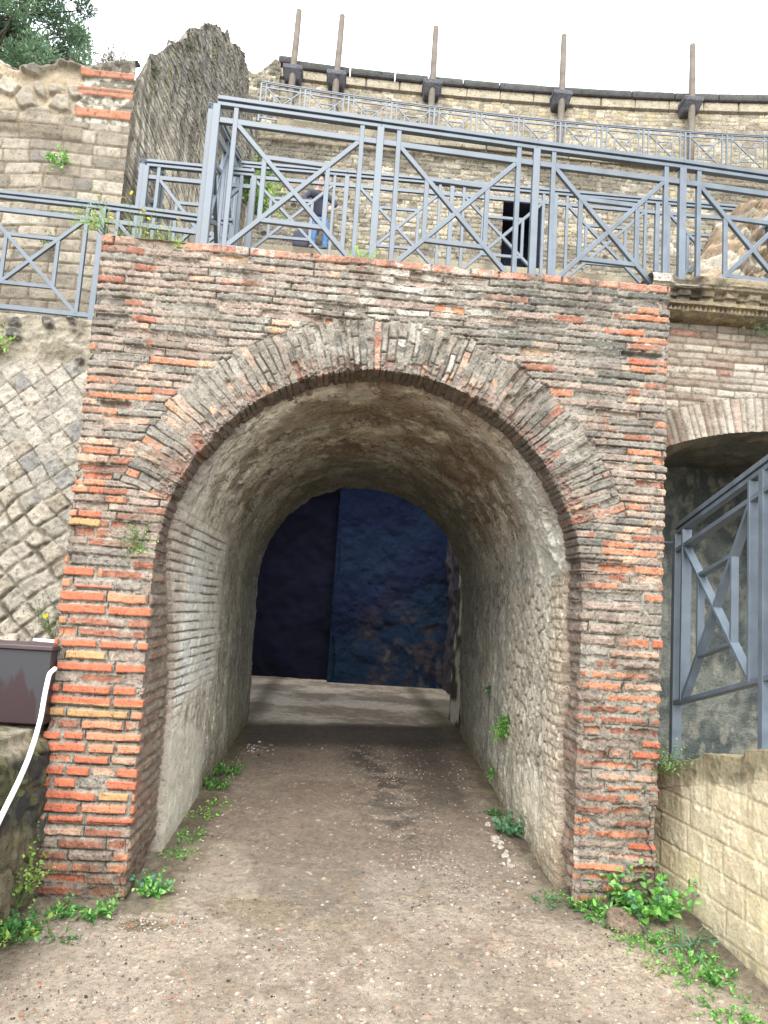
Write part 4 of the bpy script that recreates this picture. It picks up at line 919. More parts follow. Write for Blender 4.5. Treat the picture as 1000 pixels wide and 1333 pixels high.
def raking_wall():
    t = thing('raking_wall', 'high ragged side wall climbing the slope, grey above and tan below, behind the upper left pier', 'wall', (-2.5, 10, 4))
    ny, nz = 620, 420
    yv = 6.72 * np.exp(np.linspace(0, math.log(15.2 / 6.72), ny))
    tp = np.interp(yv, [6.72, 7.1, 7.25, 8.3, 9.85, 11.0, 12.25, 12.9, 15.2], [6.30, 7.05, 7.18, 8.25, 9.62, 10.35, 11.1, 11.0, 10.7]) + .16 * (fbm(yv, yv * 0, yv * 0, 2.6, 4, 1101) - .5) * 2
    bt = np.interp(yv, [6.7, 15.2], [3.9, 7.6]); v = np.linspace(0, 1, nz)
    Z = bt[:, None] + (tp - bt)[:, None] * v[None]; Y = np.repeat(yv[:, None], nz, 1); X = np.full_like(Y, -2.17)
    h, c, fc, n1, n2, n3, hid = tuff_wall_fn(X, Y, Z, Y, 1102, .06, .10, .5, [S(212, 198, 168), S(190, 176, 150), S(222, 210, 182), S(168, 156, 132), S(150, 140, 120)], [.3, .25, .2, .15, .1], depth=.013)
    c = mixc(S(150, 136, 110) + 0 * c, c, fc)
    up = sm(1.3, 3.0, Z - (4.3 + .42 * (Y - 6.7)) + .9 * (n1 - .5) * 2 + .5 * (n2 - .5)); c = mixc(c, mixc(S(112, 110, 102) + 0 * c, S(154, 148, 136) + 0 * c, sm(.4, .6, n3)), .8 * up)
    vs = sm(.46, .62, fbm(X, Y * 4.0, Z * .30, 2.2, 4, 1108)); c = mixc(c, S(108, 98, 82) + 0 * c, .7 * vs)
    v2 = sm(.54, .66, fbm(X, Y * 7.0, Z * .5, 2.2, 4, 1109)); c = mixc(c, S(206, 196, 170) + 0 * c, .4 * v2 * (1 - up))
    yl = sm(.62, .7, n2) * up * sm(.9, .3, tp[:, None] - Z); c = mixc(c, S(150, 142, 66) + 0 * c, .5 * yl)
    front = sm(7.0, 6.75, Y); c = mixc(c, S(150, 132, 98) + 0 * c, .4 * front)
    crag = fbm(X, Y * 2.2, Z * 1.3, 2.4, 4, 1112); P = np.stack([X + h * (1 + .8 * up) + .06 * (n1 - .5) * 2 + .07 * up * (crag - .5) * 2, Y, Z], -1)
    # rough crest going back over the top, and the back
    nt_ = 26; w = np.linspace(0, 1, nt_ + 1)[1:]
    Yt = np.repeat(yv[:, None], nt_, 1); Xt = -2.17 - .75 * np.repeat(w[None], ny, 0); zt = tp[:, None] - 1.5 * w[None] ** .8 + .22 * (fbm(Xt, Yt, Xt * 0, 5.5, 5, 1110, .6) - .5) * np.sin(np.pi * np.clip(w * 1.2, 0, 1))[None] - .3 * (w[None] > .96)
    Pt = np.stack([Xt, Yt, zt], -1); ct = mixc(S(120, 114, 98) + 0 * Pt, S(90, 88, 66) + 0 * Pt, sm(.4, .6, fbm(Xt, Yt, zt, 8, 3, 1111)))
    Pb = Pt[:, -1:].copy(); Pb[..., 2] = bt[:, None] ; cb_ = ct[:, -1:]
    P = np.concatenate([P, Pt, Pb], 1); c = np.concatenate([c, ct, cb_], 1)
    # end cap at the near end is the corner; far end closes back
    e = P[-1:].copy(); e[..., 0] = -2.92; e2 = P[:1].copy(); e2[..., 0] = -2.92; P = np.concatenate([e2, P, e], 0); c = np.concatenate([c[:1], c, c[-1:]], 0)
    grid_obj('wall_face', P, np.clip(c, .004, .9), STONE, t)
raking_wall()

def curve_y(x, y0, k=.012): return y0 + 0 * x
def back_walls():
    t = thing('lower_tier_wall', 'pale rubble wall of the upper tier with a dark doorway, behind the second railing', 'wall', (4, 17, 9.7))
    st = .02; xs = np.arange(-2.9, 13.5, st); zs = np.arange(9.6, 12.72, st)
    X, Z = np.meshgrid(xs, zs, indexing='ij'); Y = 17.0 + 0 * X
    h, c, fc, n1, n2, n3, hid = tuff_wall_fn(X, Y, Z, X, 1201, .115, .12, .34, [S(172, 162, 138), S(152, 144, 126), S(184, 175, 154), S(128, 120, 104), S(180, 162, 126)], [.28, .26, .18, .20, .06], depth=.03)
    c = mixc(S(132, 120, 98) + 0 * c, c, fc)
    dk = sm(.5, .62, n1) ; c = mixc(c, S(118, 110, 94) + 0 * c, .6 * dk); c = mixc(c, S(104, 98, 84) + 0 * c, .6 * sm(1.5, -2.0, X + .8 * n1)); c = mixc(c, S(96, 90, 74) + 0 * c, .6 * sm(12.0, 12.5, Z + 1.2 * (n1 - .5)))
    pd = np.hypot((X % .62) - .31, (Z - .2 * np.floor(X / .62) % .2 - .0) % .55 - .27); ph = sm(.07, .05, pd) * (hsh(np.floor(X / .62).astype(int), np.floor(Z / .55).astype(int), X.astype(int) * 0, 4) > .5) * (Z < 11.3); c = mixc(c, S(70, 64, 54) + 0 * c, .6 * ph); h -= .05 * ph
    dx0, dx1, dz = 3.38, 4.32, 11.62
    vo = (X > dx0 - .35) & (X < dx1 + .45) & (Z > dz - .02) & (Z < dz + .42 - .25 * np.abs(X - 3.85) ** 2); ang = np.arctan2(Z - 10.4, X - 3.82); vv = (ang / .075) % 1
    c = mixc(c, mixc(S(170, 160, 144) + 0 * c, S(120, 110, 96) + 0 * c, (vv < .15) * 1.0), vo * .85)
    hole = (X > dx0) & (X < dx1) & (Z < dz)
    strc = sm(12.42, 12.5, Z + .05 * (n2 - .5)); h = h + strc * .07; c = mixc(c, S(142, 130, 108) + 0 * c, .7 * strc)
    P = np.stack([X, Y - h - .03 * (n1 - .5), Z], -1)
    grid_obj('wall_face', P, np.clip(c, .004, .9), STONE_FAR, t, ~hole[:-1, :-1])
    k = MB(); dkc = (.03, .035, .06); w, y0, y1 = .03, 17.02, 18.6
    k.box((dx0 - .02, (y0 + y1) / 2, 10.7), np.eye(3), (w, .8, 1.05), dkc); k.box((dx1 + .02, (y0 + y1) / 2, 10.7), np.eye(3), (w, .8, 1.05), dkc)
    k.box((3.85, y1, 10.7), np.eye(3), (.5, w, 1.05), dkc); k.box((3.85, 17.84, dz + .05), np.eye(3), (.5, .8, w), dkc); k.build('doorway', STONE_FAR, t)
    # top ledge stones
    k = MB(); x = -2.9; rg = random.Random(4)
    while x < 13:
        L = rg.uniform(.5, 1.2); k.box((x + L / 2, 17.10 + rg.uniform(-.02, .02), 12.76), np.eye(3), (L / 2 - .01, .26, .05 + rg.uniform(0, .01)), S(150, 140, 118) * rg.uniform(.7, 1.1)); x += L
    k.build('ledge', STONE_FAR, t, bevel=.02)

    t = thing('top_tier_wall', 'curved pale stone wall along the skyline with dark coping slabs', 'wall', (4, 20, 13.9))
    def yc(x): return 19.95 - .0066 * (x - .8) ** 2
    def zt(x): return 16.45 + 0 * x
    st = .022; xs = np.arange(-2.6, 13.8, st); v = np.linspace(0, 1, 125)
    X = np.repeat(xs[:, None], 125, 1); Z = 13.8 + (zt(xs) - 13.8)[:, None] * v[None]; Y = yc(X)
    h, c, fc, n1, n2, n3, hid = tuff_wall_fn(X, Y, Z, X, 1301, .125, .14, .30, [S(182, 169, 138), S(166, 154, 130), S(192, 181, 156), S(148, 136, 114), S(190, 170, 128)], [.3, .26, .2, .16, .07], depth=.02)
    c = mixc(S(158, 144, 116) + 0 * c, c, fc); d = zt(X) - Z
    band = (d < .26); jn = ((X + .1) % .95) < .03; c = mixc(c, mixc(S(176, 164, 138) + 0 * c, S(90, 82, 70) + 0 * c, jn * 1.0), band * .85); h = np.where(band, .09 - .03 * jn, h)
    gap_ = (d > .255) & (d < .30); c = mixc(c, S(84, 72, 60) + 0 * c, gap_ * .7)
    c = mixc(c, S(124, 110, 100) + 0 * c, .45 * sm(.5, .65, n1) * sm(.2, 1.0, d) * sm(14.7, 15.4, Z))
    P = np.stack([X, Y - h, Z], -1); grid_obj('wall_face', P, np.clip(c, .004, .9), STONE_FAR, t)
    rg = random.Random(7); x = -2.55
    k = MB(); k.box((5.5, 20.42, 15.1), np.eye(3), (8.0, .12, 1.28), S(160, 150, 124)); k.build('wall_core', EARTH, t)
    while x < 13.5:
        L = rg.uniform(.9, 1.9) if x > -2.5 else .45
        k = MB(); z0 = zt(x + L / 2) + (.10 if x < -2.5 else 0); g = rg.uniform(.8, 1.15); dxr = rg.uniform(-.01, .01)
        n = max(3, int(L / .12)); xs2 = np.linspace(x + .02, x + L - .015, n); pr = np.array([(-.14, 0), (-.17, .03), (-.17, .19), (-.13, .24), (.3, .26), (.34, .02)])
        Xg = np.repeat(xs2[:, None], len(pr), 1); Yg = yc(Xg) + pr[None, :, 0] + .0 ; Zg = z0 + pr[None, :, 1] + 0 * Xg
        nn = fbm(Xg, Yg, Zg, 3, 3, 1330) - .5; Yg = Yg + .05 * nn; Zg = Zg + .07 * nn * (pr[None, :, 1] > .1)
        V = np.stack([Xg, Yg, Zg], -1).reshape(-1, 3); m_ = len(pr); F = [[i * m_ + j, (i + 1) * m_ + j, (i + 1) * m_ + (j + 1) % m_, i * m_ + (j + 1) % m_] for i in range(n - 1) for j in range(m_)]
        F += [[0, 1, 2, 5], [5, 2, 3, 4], [(n - 1) * m_ + 5, (n - 1) * m_ + 2, (n - 1) * m_ + 1, (n - 1) * m_], [(n - 1) * m_ + 4, (n - 1) * m_ + 3, (n - 1) * m_ + 2, (n - 1) * m_ + 5]]
        cc = mixc(S(74, 68, 68) * g + 0 * V, S(104, 116, 104) + 0 * V, sm(.10, .25, V[:, 2] - z0) * .7)
        k.add(V, F, cc); k.build('coping_slab', STONE_FAR, t); x += L
    st = .03; xs = np.arange(-4.2, -2.45, st); zs = np.linspace(0, 1, 100); tpz = 16.25 + .25 * (fbm(xs, xs * 0, xs * 0, 2.5, 4, 1350) - .5) * 2 + .3 * sm(-3.2, -2.6, xs)
    X = np.repeat(xs[:, None], 100, 1); Z = 13.2 + (tpz[:, None] - 13.2) * zs[None]; Y = 19.75 + 0 * X
    h, c, fc, n1, n2, n3, hid = tuff_wall_fn(X, Y, Z, X, 1360, .13, .12, .35, [S(168, 158, 134), S(140, 132, 112), S(184, 174, 150), S(120, 114, 98)], [.3, .3, .2, .2], depth=.04)
    c = mixc(S(108, 100, 82) + 0 * c, c, fc); P = np.stack([X, Y - h - .12 * (n2 - .5), Z], -1); back = P[:, -1:].copy(); back[..., 1] += .7; P = np.concatenate([P, back], 1); c = np.concatenate([c, c[:, -1:]], 1)
    grid_obj('rubble_end', P, np.clip(c, .004, .9), STONE_FAR, t)
    # corbels with mast poles
    M = [(-2.10, 18.03), (-.905, 18.05), (1.76, 18.03), (5.38, 18.10), (8.97, 18.0)]
    lab = ['weathered wooden mast pole rising above the skyline wall, leftmost of five', 'weathered wooden mast pole rising above the skyline wall, second from the left', 'weathered wooden mast pole rising above the skyline wall, middle one of five', 'weathered wooden mast pole rising above the skyline wall, fourth from the left', 'weathered wooden mast pole rising above the skyline wall, rightmost of five']
    wood = mat_p('weathered_wood', S(146, 132, 114, .42), .8, var=.3, scale=5)
    for i, (mx, mz) in enumerate(M):
        y = float(yc(np.array(mx))) - .30
        zc = float(zt(np.array(mx))) - (.21 if i > 1 else .25)
        # corbel: drilled stone block, wider above, tapering below
        k = MB(); w = .31
        for (sx, hw, hd, off) in ((0, .31, .23, 0),):
            V = []; 
            for (zz_, a_, yb) in ((-.26, .19, .06), (-.22, .215, .0), (-.04, .245, -.14), (-.02, .27, -.16), (.10, .27, -.16)):
                V += [(mx - a_, y + yb - .05, zc + zz_), (mx + a_, y + yb - .05, zc + zz_), (mx + a_, y + .36, zc + zz_), (mx - a_, y + .36, zc + zz_)]
            F = [[r_ * 4 + j, r_ * 4 + (j + 1) % 4, r_ * 4 + 4 + (j + 1) % 4, r_ * 4 + 4 + j] for r_ in range(4) for j in range(4)] + [[3, 2, 1, 0], [16, 17, 18, 19]]
            k.add(V, F, S(98, 98, 104))
        k.build('corbel', STONE_FAR, t, bevel=.02)
        r = thing('mast_pole', lab[i], 'pole', (mx, y, zc - 2.0), 'wooden mast poles along the skyline wall')
        k = MB(); top = mz; lean = (.02 if i < 2 else 0)
        k.tube([(mx - .01, y - .04, zc - 2.2), (mx, y - .04, zc - .8), (mx + lean * .3, y - .05, zc + .2), (mx + lean, y - .05, (zc + top) / 2), (mx + lean * 1.5, y - .05, top)], .092, 10, taper=[1, 1, 1, .95, .85]); k.build('pole', wood, r, smooth=True)
        k = MB(); k.tube([(mx - .0, y - .04, zc - .95), (mx, y - .04, zc - .90)], .105, 10); k.build('iron_band', mat_p('dark_iron', (.06, .06, .065), .5), r)
back_walls()

# ------------------------------------------------------------------ steel railings
def panel(A, B, H, parent, side, second=.135, bottom=1.0, bw=.028, dp=.03):
    """one X-panel between two posts standing at A and B (foot points); H height of the top rail over the bottom rail"""
    A = np.array(A, float); B = np.array(B, float); up = np.array([0, 0, 1.])
    def pt(u, v): return A + (B - A) * u + up * (H * (1 - v))
    k = MB(); e0, e1 = .115, .885
    k.bar(pt(0, second), pt(1, second), bw * 1.25, dp, side)
    k.bar(pt(0, bottom), pt(1, bottom), bw * 1.25, dp, side)
    k.bar(pt(e0, .035), pt(e0, bottom), bw, dp * 1.12, side); k.bar(pt(e1, .035), pt(e1, bottom), bw, dp * 1.12, side)
    q = lambda u, v: pt(e0 + (e1 - e0) * u, second + (bottom - second) * v)
    k.bar(q(0, 0), q(1, 1), bw, dp * .96, side); k.bar(q(0, 1), q(1, 0), bw, dp * .9, side)
    i0, i1 = .25, .75
    k.bar(q(i0, i0), q(i1, i0), bw, dp * .84, side); k.bar(q(i0, i1), q(i1, i1), bw, dp * .84, side)
    k.bar(q(i0, i0), q(i0, i1), bw, dp * .78, side); k.bar(q(i1, i0), q(i1, i1), bw, dp * .78, side)
    k.build('panel', METAL, parent, bevel=.003)

def handrail(A, B, H, parent, side, w=.05, dp=.06):
    A = np.array(A, float); B = np.array(B, float); up = np.array([0, 0, 1.]); k = MB()
    k.bar(A + up * (H + .012), B + up * (H + .012), w * .55, dp, side); k.bar(A + up * (H - .024), B + up * (H - .024), w * .5, dp * .7, side)
    k.bar(A + up * (H - .005), B + up * (H - .005), w * .3, dp * .4, side); k.build('handrail', METAL, parent, bevel=.003)

def railing(name, label, posts, H, group=None, drop=.12, pw=.047, panels=None, bw=.031, hw=.05):
    c = np.mean(np.array(posts), 0)
    t = thing(name, label, 'railing', tuple(posts[0]), group)
    for i in range(len(posts) - 1):
        A, B = np.array(posts[i], float), np.array(posts[i + 1], float); d = B - A; d[2] = 0; d /= np.linalg.norm(d); side = np.array([-d[1], d[0], 0])
        if panels is None or panels[i]: panel(A, B, H, t, side, bw=bw)
        handrail(A, B, H, t, side, w=hw)
    drops = drop if isinstance(drop, (list, tuple)) else [drop] * len(posts)
    for p, drop in zip(posts, drops):
        k = MB(); k.box((p[0], p[1], p[2] + (H - drop) / 2 - .01), np.eye(3), (pw / 2, pw / 2, (H + drop) / 2 - .02)); k.build('post', METAL, t, bevel=.003)
    return t
Hh = .98
railing('steel_railing', 'blue-grey steel railing with crossed panels along the top of the brick gateway', [(-.955, 4.63, 3.93), (.10, 4.70, 3.935), (1.16, 4.77, 3.94), (2.20, 4.83, 3.95), (3.24, 4.90, 3.95), (4.28, 4.97, 3.955)], Hh, drop=[.12, .12, .12, -.12, -.12, -.12])
railing('steel_railing', 'blue-grey steel railing above the lattice wall at the left edge', [(-4.2, 6.07, 3.96), (-3.15, 6.07, 3.95), (-2.08, 6.07, 3.93), (-1.04, 6.09, 3.90)], .94)
railing('steel_railing', 'short blue-grey railing before the raking wall, behind the front railing\'s left end', [(-1.885, 6.45, 4.52), (-.95, 6.45, 4.52)], Hh, drop=.6)
railing('steel_railing', 'blue-grey railing climbing the slope from the front left corner post', [(-1.00, 4.70, 3.935), (-1.14, 6.1, 4.60), (-1.28, 7.52, 5.30)], Hh)
railing('steel_railing', 'short sloping handrail running back along the raking wall above the left railing', [(-1.93, 6.47, 4.54), (-1.98, 7.3, 4.95)], Hh, drop=.6)
mp = [(-1.27 + 1.115 * i, 7.6, 5.275 + .012 * i) for i in range(6)]
railing('steel_railing', 'blue-grey railing of the second terrace, seen through the front railing', mp, Hh)
xp = [-2.75 + 1.13 * i for i in range(14)]
railing('steel_railing', 'thin grey railing of the top tier running below the mast poles', [(x, 18.7 - .25 * ((x - 4.5) / 7.5) ** 2, 13.96 + .003 * (x - 4) ** 2 * .5) for x in xp], Hh)
# raking rail on the parapet
def raking_rail():
    t = thing('steel_railing', 'close blue-grey steel railing standing on the tuff block parapet before the side arch', 'railing', (2.2, 4.8, .95))
    t['category'] = 'railing'
    A = (2.2, 4.80, 1.285); B = (2.205, 3.80, 1.525); H = 1.10; side = (1, 0, 0)
    panel(A, B, H, t, side, second=.13, bw=.022, dp=.055); handrail(A, B, H, t, side, w=.055, dp=.06)
    C = (2.21, 2.8, 1.765); panel(B, C, H, t, side, second=.13, bw=.022, dp=.055); handrail(B, C, H, t, side, w=.055, dp=.06)
    for p, zb in ((A, .90), (B, 1.10), (C, 1.3)):
        k = MB(); k.box((p[0], p[1], (p[2] + H - .03 + zb) / 2), np.eye(3), (.03, .022, (p[2] + H - .03 - zb) / 2)); k.build('post', METAL, t, bevel=.003)
    k = MB(); k.tube([(1.93, 4.79, 2.29), (2.2, 4.81, 2.30)], .005, 6); k.build('wall_tie', METAL, t)
raking_rail()

# ------------------------------------------------------------------ rubble mass, pale handrail and litter bin at upper right
def rubble():
    nu, nv = 150, 150
    u, v = np.meshgrid(np.linspace(0, 1, nu), np.linspace(0, 1, nv), indexing='ij')
    # slope surface facing the camera: left edge diagonal
    X = 2.98 + 2.2 * u + .55 * v; Y = 6.1 + .9 * v + .1 * u; Z = 3.9 + 2.0 * v * (.5 + .5 * sm(0, .35, u)) + .35 * u
    X = 2.62 + 1.05 * v + 2.0 * u; Z = 3.9 + 2.0 * v + .25 * u * v
    P = np.stack([X, Y, Z], -1); N = np.array([0, -.9, .4])
    n1 = fbm(X, Y, Z, 2.6, 4, 1401); n2 = fbm(X, Y, Z, 10, 4, 1402); w1, w2, wid = worley(X * 4.5 + n2, Z * 4.5 + X * 2 + n1 * 2, 9, .9)
    ed = sm(0, .12, u); P = P + N * ((.20 * (n1 - .5) * 2 + .12 * (n2 - .5) * 2 + .10 * sm(.05, .3, w2 - w1) + .05 * (fbm(X, Y, Z, 26, 4, 1403) - .5) * 2) )[..., None]; P[..., 1] += (1 - ed) * .35
    c = mixc(S(190, 170, 136) + 0 * P, S(156, 142, 118) + 0 * P, sm(.4, .6, n1)); c = mixc(c, S(192, 150, 112) + 0 * c, .4 * sm(.5, .62, n2)); c = mixc(c, S(196, 190, 174) * (.8 + .3 * wid[..., None]), .6 * (wid > .6)); c = mixc(c, S(96, 84, 62) + 0 * c, .7 * sm(.12, .02, w2 - w1))
    o = grid_obj('rubble_mass', P, np.clip(c, .004, .9), STONE, None)
    tag(o, 'tan heap of broken rubble masonry above the cornice at the right edge', 'rubble')
rubble()
k = MB(); k.bar((2.70, 5.35, 4.20), (3.75, 5.35, 4.62), .055, .05, (0, 1, 0)); tag(k.build('handrail', mat_p('pale_steel', S(186, 200, 212, .75), .4), None, bevel=.003), 'pale sloping metal handrail rising from the broken cornice at the right edge', 'handrail')
def litter_bin():
    t = thing('litter_bin', 'dark litter bin with pale rim at the right edge, cyan bag poking out', 'litter bin', (3.78, 6.0, 4.5))
    def ring(cx, cy, z, w, d, rr=.05, n=5):
        pts = []
        for (sx, sy, a0) in ((1, 1, 0), (-1, 1, 90), (-1, -1, 180), (1, -1, 270)):
            for j in range(n):
                a = math.radians(a0 + 90 * j / (n - 1)); pts.append((cx + sx * (w - rr) + rr * math.cos(a), cy + sy * (d - rr) + rr * math.sin(a), z))
        return pts
    def loft(rs, col):
        V = sum(rs, []); m_ = len(rs[0]); F = [[i * m_ + j, i * m_ + (j + 1) % m_, (i + 1) * m_ + (j + 1) % m_, (i + 1) * m_ + j] for i in range(len(rs) - 1) for j in range(m_)]
        k = MB(); k.add(V, F, col); return k
    cx = 3.80
    loft([ring(cx, 6, 4.62, .14, .14), ring(cx, 6, 4.64, .17, .17), ring(cx, 6, 5.30, .235, .21)], (.03, .035, .05)).build('body', mat_p('dark_plastic', (.03, .036, .05), .45), t, smooth=False)
    loft([ring(cx, 6, 5.29, .245, .22), ring(cx, 6, 5.30, .265, .235), ring(cx, 6, 5.36, .27, .24), ring(cx, 6, 5.375, .25, .22), ring(cx, 6, 5.34, .23, .2)], (.4, .42, .42)).build('rim', mat_p('pale_rim', (.45, .48, .50), .4), t)
    loft([ring(cx + .02, 6, 5.33, .21, .19), ring(cx + .02, 6, 5.42, .20, .18), ring(cx + .06, 6, 5.50, .14, .12), ring(cx + .12, 6, 5.58, .05, .04), ring(cx + .12, 6, 5.585, .01, .01, .005)], (0, .5, .6)).build('bag', mat_p('cyan_plastic', (.02, .52, .62), .35, bump=.3), t, smooth=True)
    k = MB(); k.box((cx, 6.0, 4.4), np.eye(3), (.03, .03, .25)); k.build('post', METAL, t)
litter_bin()

# ------------------------------------------------------------------ vegetation
def norm(v): v = np.asarray(v, float); return v / (np.linalg.norm(v) + 1e-9)
def leafset(P, D, U, L, W, fold=.25):
    """vectorised leaves: base P, direction D, up-ish U, length L, width W -> V,F"""
    n = len(P); D = D / np.linalg.norm(D, axis=1, keepdims=True); R = np.cross(D, U); R /= np.linalg.norm(R, axis=1, keepdims=True) + 1e-9; N = np.cross(R, D)
    L = np.asarray(L)[:, None]; W = np.asarray(W)[:, None]
    V = np.stack([P, P + D * L * .30 + R * W * .5 + N * W * fold, P + D * L * .72 + R * W * .36 + N * W * fold * .6 , P + D * L - N * L * .12, P + D * L * .72 - R * W * .36 + N * W * fold * .6, P + D * L * .30 - R * W * .5 + N * W * fold], 1).reshape(-1, 3)
    i = np.arange(n)[:, None] * 6
    F = np.concatenate([i + np.array([[0, 1, 2, 3]]), i + np.array([[0, 3, 4, 5]])], 0)
    return V, F

def plant(name, label, cat, loc, nst=12, L=.15, spread=.9, leaf=.03, lw=.6, per=8, droop=.35, up=(0, 0, 1), cols=None, seed=1, t0=.2, flower=None, group=None, stemr=.0014, radius=.02, flat=0.0, tip=.6):
    rg = np.random.RandomState(seed); root = thing(name, label, cat, tuple(loc), group); up = norm(up); loc = np.array(loc, float)
    cols = cols or [S(110, 190, 70, .5), S(80, 160, 60, .5), S(140, 205, 90, .5)]
    a = norm(np.cross(up, [.3, .9, .1])); b = np.cross(up, a)
    ks = MB(); Ps, Ds, Us, Ls, Ws, Cs = [], [], [], [], [], []; ends = []
    for s in range(nst):
        ph = rg.uniform(0, 2 * math.pi); tilt = spread * math.sqrt(rg.uniform(0, 1)); d = norm(up * math.cos(tilt) + (a * math.cos(ph) + b * math.sin(ph)) * math.sin(tilt))
        d = norm(d - up * flat * (d @ up)); p = loc + (a * math.cos(ph) + b * math.sin(ph)) * radius * rg.uniform(0, 1); ln = L * rg.uniform(.5, 1.15)
        pts = [p.copy()]; m_ = 7
        for j in range(m_):
            p = p + d * ln / m_; pts.append(p.copy()); d = norm(d + np.array([0, 0, -droop / m_]) + rg.normal(0, .09, 3))
        pts = np.array(pts); ks.tube(np.vstack([[loc - up * .004], pts]), stemr, 5, S(110, 140, 66, .7), taper=np.linspace(1, .45, len(pts) + 1)); ends.append(pts[-1])
        base_c = cols[rg.randint(len(cols))]
        for j in range(per):
            t = t0 + (1 - t0) * (j + rg.uniform(0, 1)) / per; i = min(int(t * m_), m_ - 1); q = lerp(pts[i], pts[i + 1], t * m_ - i); tg = norm(pts[i + 1] - pts[i])
            o = norm(rg.normal(0, 1, 3)); o = norm(o - tg * (o @ tg)); dd = norm(tg * tip + o * .9 + np.array([0, 0, .15]))
            sz = leaf * rg.choice([.5, .75, 1.0, 1.25]) * rg.uniform(.8, 1.2) * (1.1 - .45 * t); Ps.append(q); Ds.append(dd); Us.append(norm(np.array([0, 0, 1.]) + rg.normal(0, .35, 3))); Ls.append(sz); Ws.append(sz * lw)
            cc = cols[rg.randint(len(cols))] if rg.rand() < .3 else base_c; Cs.append(np.minimum(cc * 1.45 * rg.uniform(.75, 1.2), .85))
    V, F = leafset(np.array(Ps), np.array(Ds), np.array(Us), Ls, Ws)
    link('leaves', mesh_np('leaves', V, F, np.repeat(np.array(Cs), 6, 0), True), LEAF, root)
    ks.build('stems', LEAF, root, smooth=True)
    if flower is not None:
        for e in ends[:flower[1]]:
            kf = MB(); n = 7; c0 = e; rr = flower[2]; u = norm(np.array([.2, -.8, .5]) + rg.normal(0, .4, 3)); s1 = norm(np.cross(u, [0, 0, 1])); s2 = np.cross(u, s1)
            for j in range(n):
                an = 2 * math.pi * j / n; dd = s1 * math.cos(an) + s2 * math.sin(an); V, F = leafset(np.array([c0]), np.array([dd + u * .25]), np.array([u]), [rr], [rr * .6]); kf.add(V, F, flower[0])
            kf.build('flower', mat_leaf('leaf'), root)
    return root

BR_ = [S(120, 196, 62, .55), S(92, 176, 56, .55), S(150, 214, 92, .55)]
MG = [S(86, 158, 66, .5), S(104, 172, 78, .5), S(70, 140, 60, .5)]
LG = [S(168, 206, 76, .55), S(146, 196, 70, .55), S(186, 212, 96, .55)]
BG = [S(96, 160, 120, .5), S(110, 178, 120, .5), S(84, 150, 86, .5)]
g = lambda x, y, d=-.008: (x, y, float(gz(np.array(x), np.array(y))) + d)
plant('broadleaf_weed', 'large bright green leafy weed at the foot of the right brick pier, behind the rock', 'weed', g(1.86, 4.36), 52, .28, .85, .046, .85, 9, .25, cols=BR_ + [BG[1]], seed=3, radius=.10)
plant('broadleaf_weed', 'jagged green weed at the right pier foot, left of the rock', 'weed', g(1.56, 4.36), 26, .17, 1.25, .036, .5, 12, .5, cols=MG + BR_, seed=4, radius=.05)
plant('ground_ivy', 'low mat of small bright leaves in front of the rock by the right pier', 'weed', g(1.74, 4.13), 90, .10, 1.4, .016, .6, 12, .7, cols=BR_, seed=5, radius=.14, stemr=.0009)
plant('grass_tuft', 'long-bladed grass tuft between the large leafy weed and the parapet foot', 'grass', g(1.92, 4.02), 26, .20, .9, .075, .12, 3, .9, cols=BG, seed=6, radius=.04)
plant('broadleaf_weed', 'spreading bright weed along the foot of the tuff block parapet', 'weed', g(1.90, 3.84), 46, .13, 1.2, .030, .6, 10, .5, cols=BR_ + MG[:1], seed=7, radius=.12)
plant('ground_ivy', 'sparse low weed nearest the viewer at the foot of the parapet', 'weed', g(1.88, 3.56), 34, .10, 1.3, .022, .6, 8, .6, cols=BR_, seed=8, radius=.13)
plant('ground_ivy', 'thin trailing weed reaching onto the gravel beside the parapet weeds', 'weed', g(1.70, 3.88), 16, .10, 1.45, .016, .5, 8, .8, cols=LG, seed=9, radius=.05)
plant('ground_ivy', 'flat green weed just inside the tunnel by the right pier', 'weed', g(1.33, 4.50), 26, .09, 1.45, .022, .35, 8, .8, cols=MG + BG, seed=10, radius=.05)
plant('broadleaf_weed', 'dark green weed against the right tunnel wall above the loose pale stones', 'weed', g(1.36, 5.62), 22, .16, .8, .045, .55, 8, .35, cols=BG, seed=11, radius=.035)
plant('ground_ivy', 'small weed farthest in along the right tunnel wall', 'weed', g(1.36, 6.05), 14, .10, 1.0, .028, .6, 6, .4, cols=MG, seed=12, radius=.04)
plant('broadleaf_weed', 'round bright clump at the inner foot of the left brick pier', 'weed', g(-.86, 4.52), 30, .13, 1.0, .034, .75, 8, .35, cols=BR_ + BG[:1], seed=13, radius=.05)
for i, (x, y, n_, lb) in enumerate(((-.82, 5.02, 22, 'nearest clump of weeds along the left tunnel wall base'), (-.81, 5.32, 24, 'second clump of weeds along the left tunnel wall base'), (-.80, 5.68, 26, 'third clump of weeds along the left tunnel wall base'), (-.72, 5.95, 18, 'yellow-green weed creeping out from the left tunnel wall'))):
    plant('wall_foot_weed', lb, 'weed', g(x, y), int(n_ * .8), .08, 1.1, .021, .8, 7, .45, cols=(BR_ + LG) if i > 1 else BR_, seed=20 + i, radius=.09, group='weeds along the left tunnel wall')
plant('broadleaf_weed', 'tall bushy green weed farthest in along the left tunnel wall', 'weed', g(-.80, 6.75), 34, .17, .95, .028, .6, 10, .3, cols=MG + BR_, seed=25, radius=.13)
plant('broadleaf_weed', 'low green weed in the left tunnel wall corner, before the bushy one', 'weed', g(-.81, 6.35), 24, .14, 1.0, .03, .6, 8, .4, cols=MG + BR_, seed=26, radius=.08)
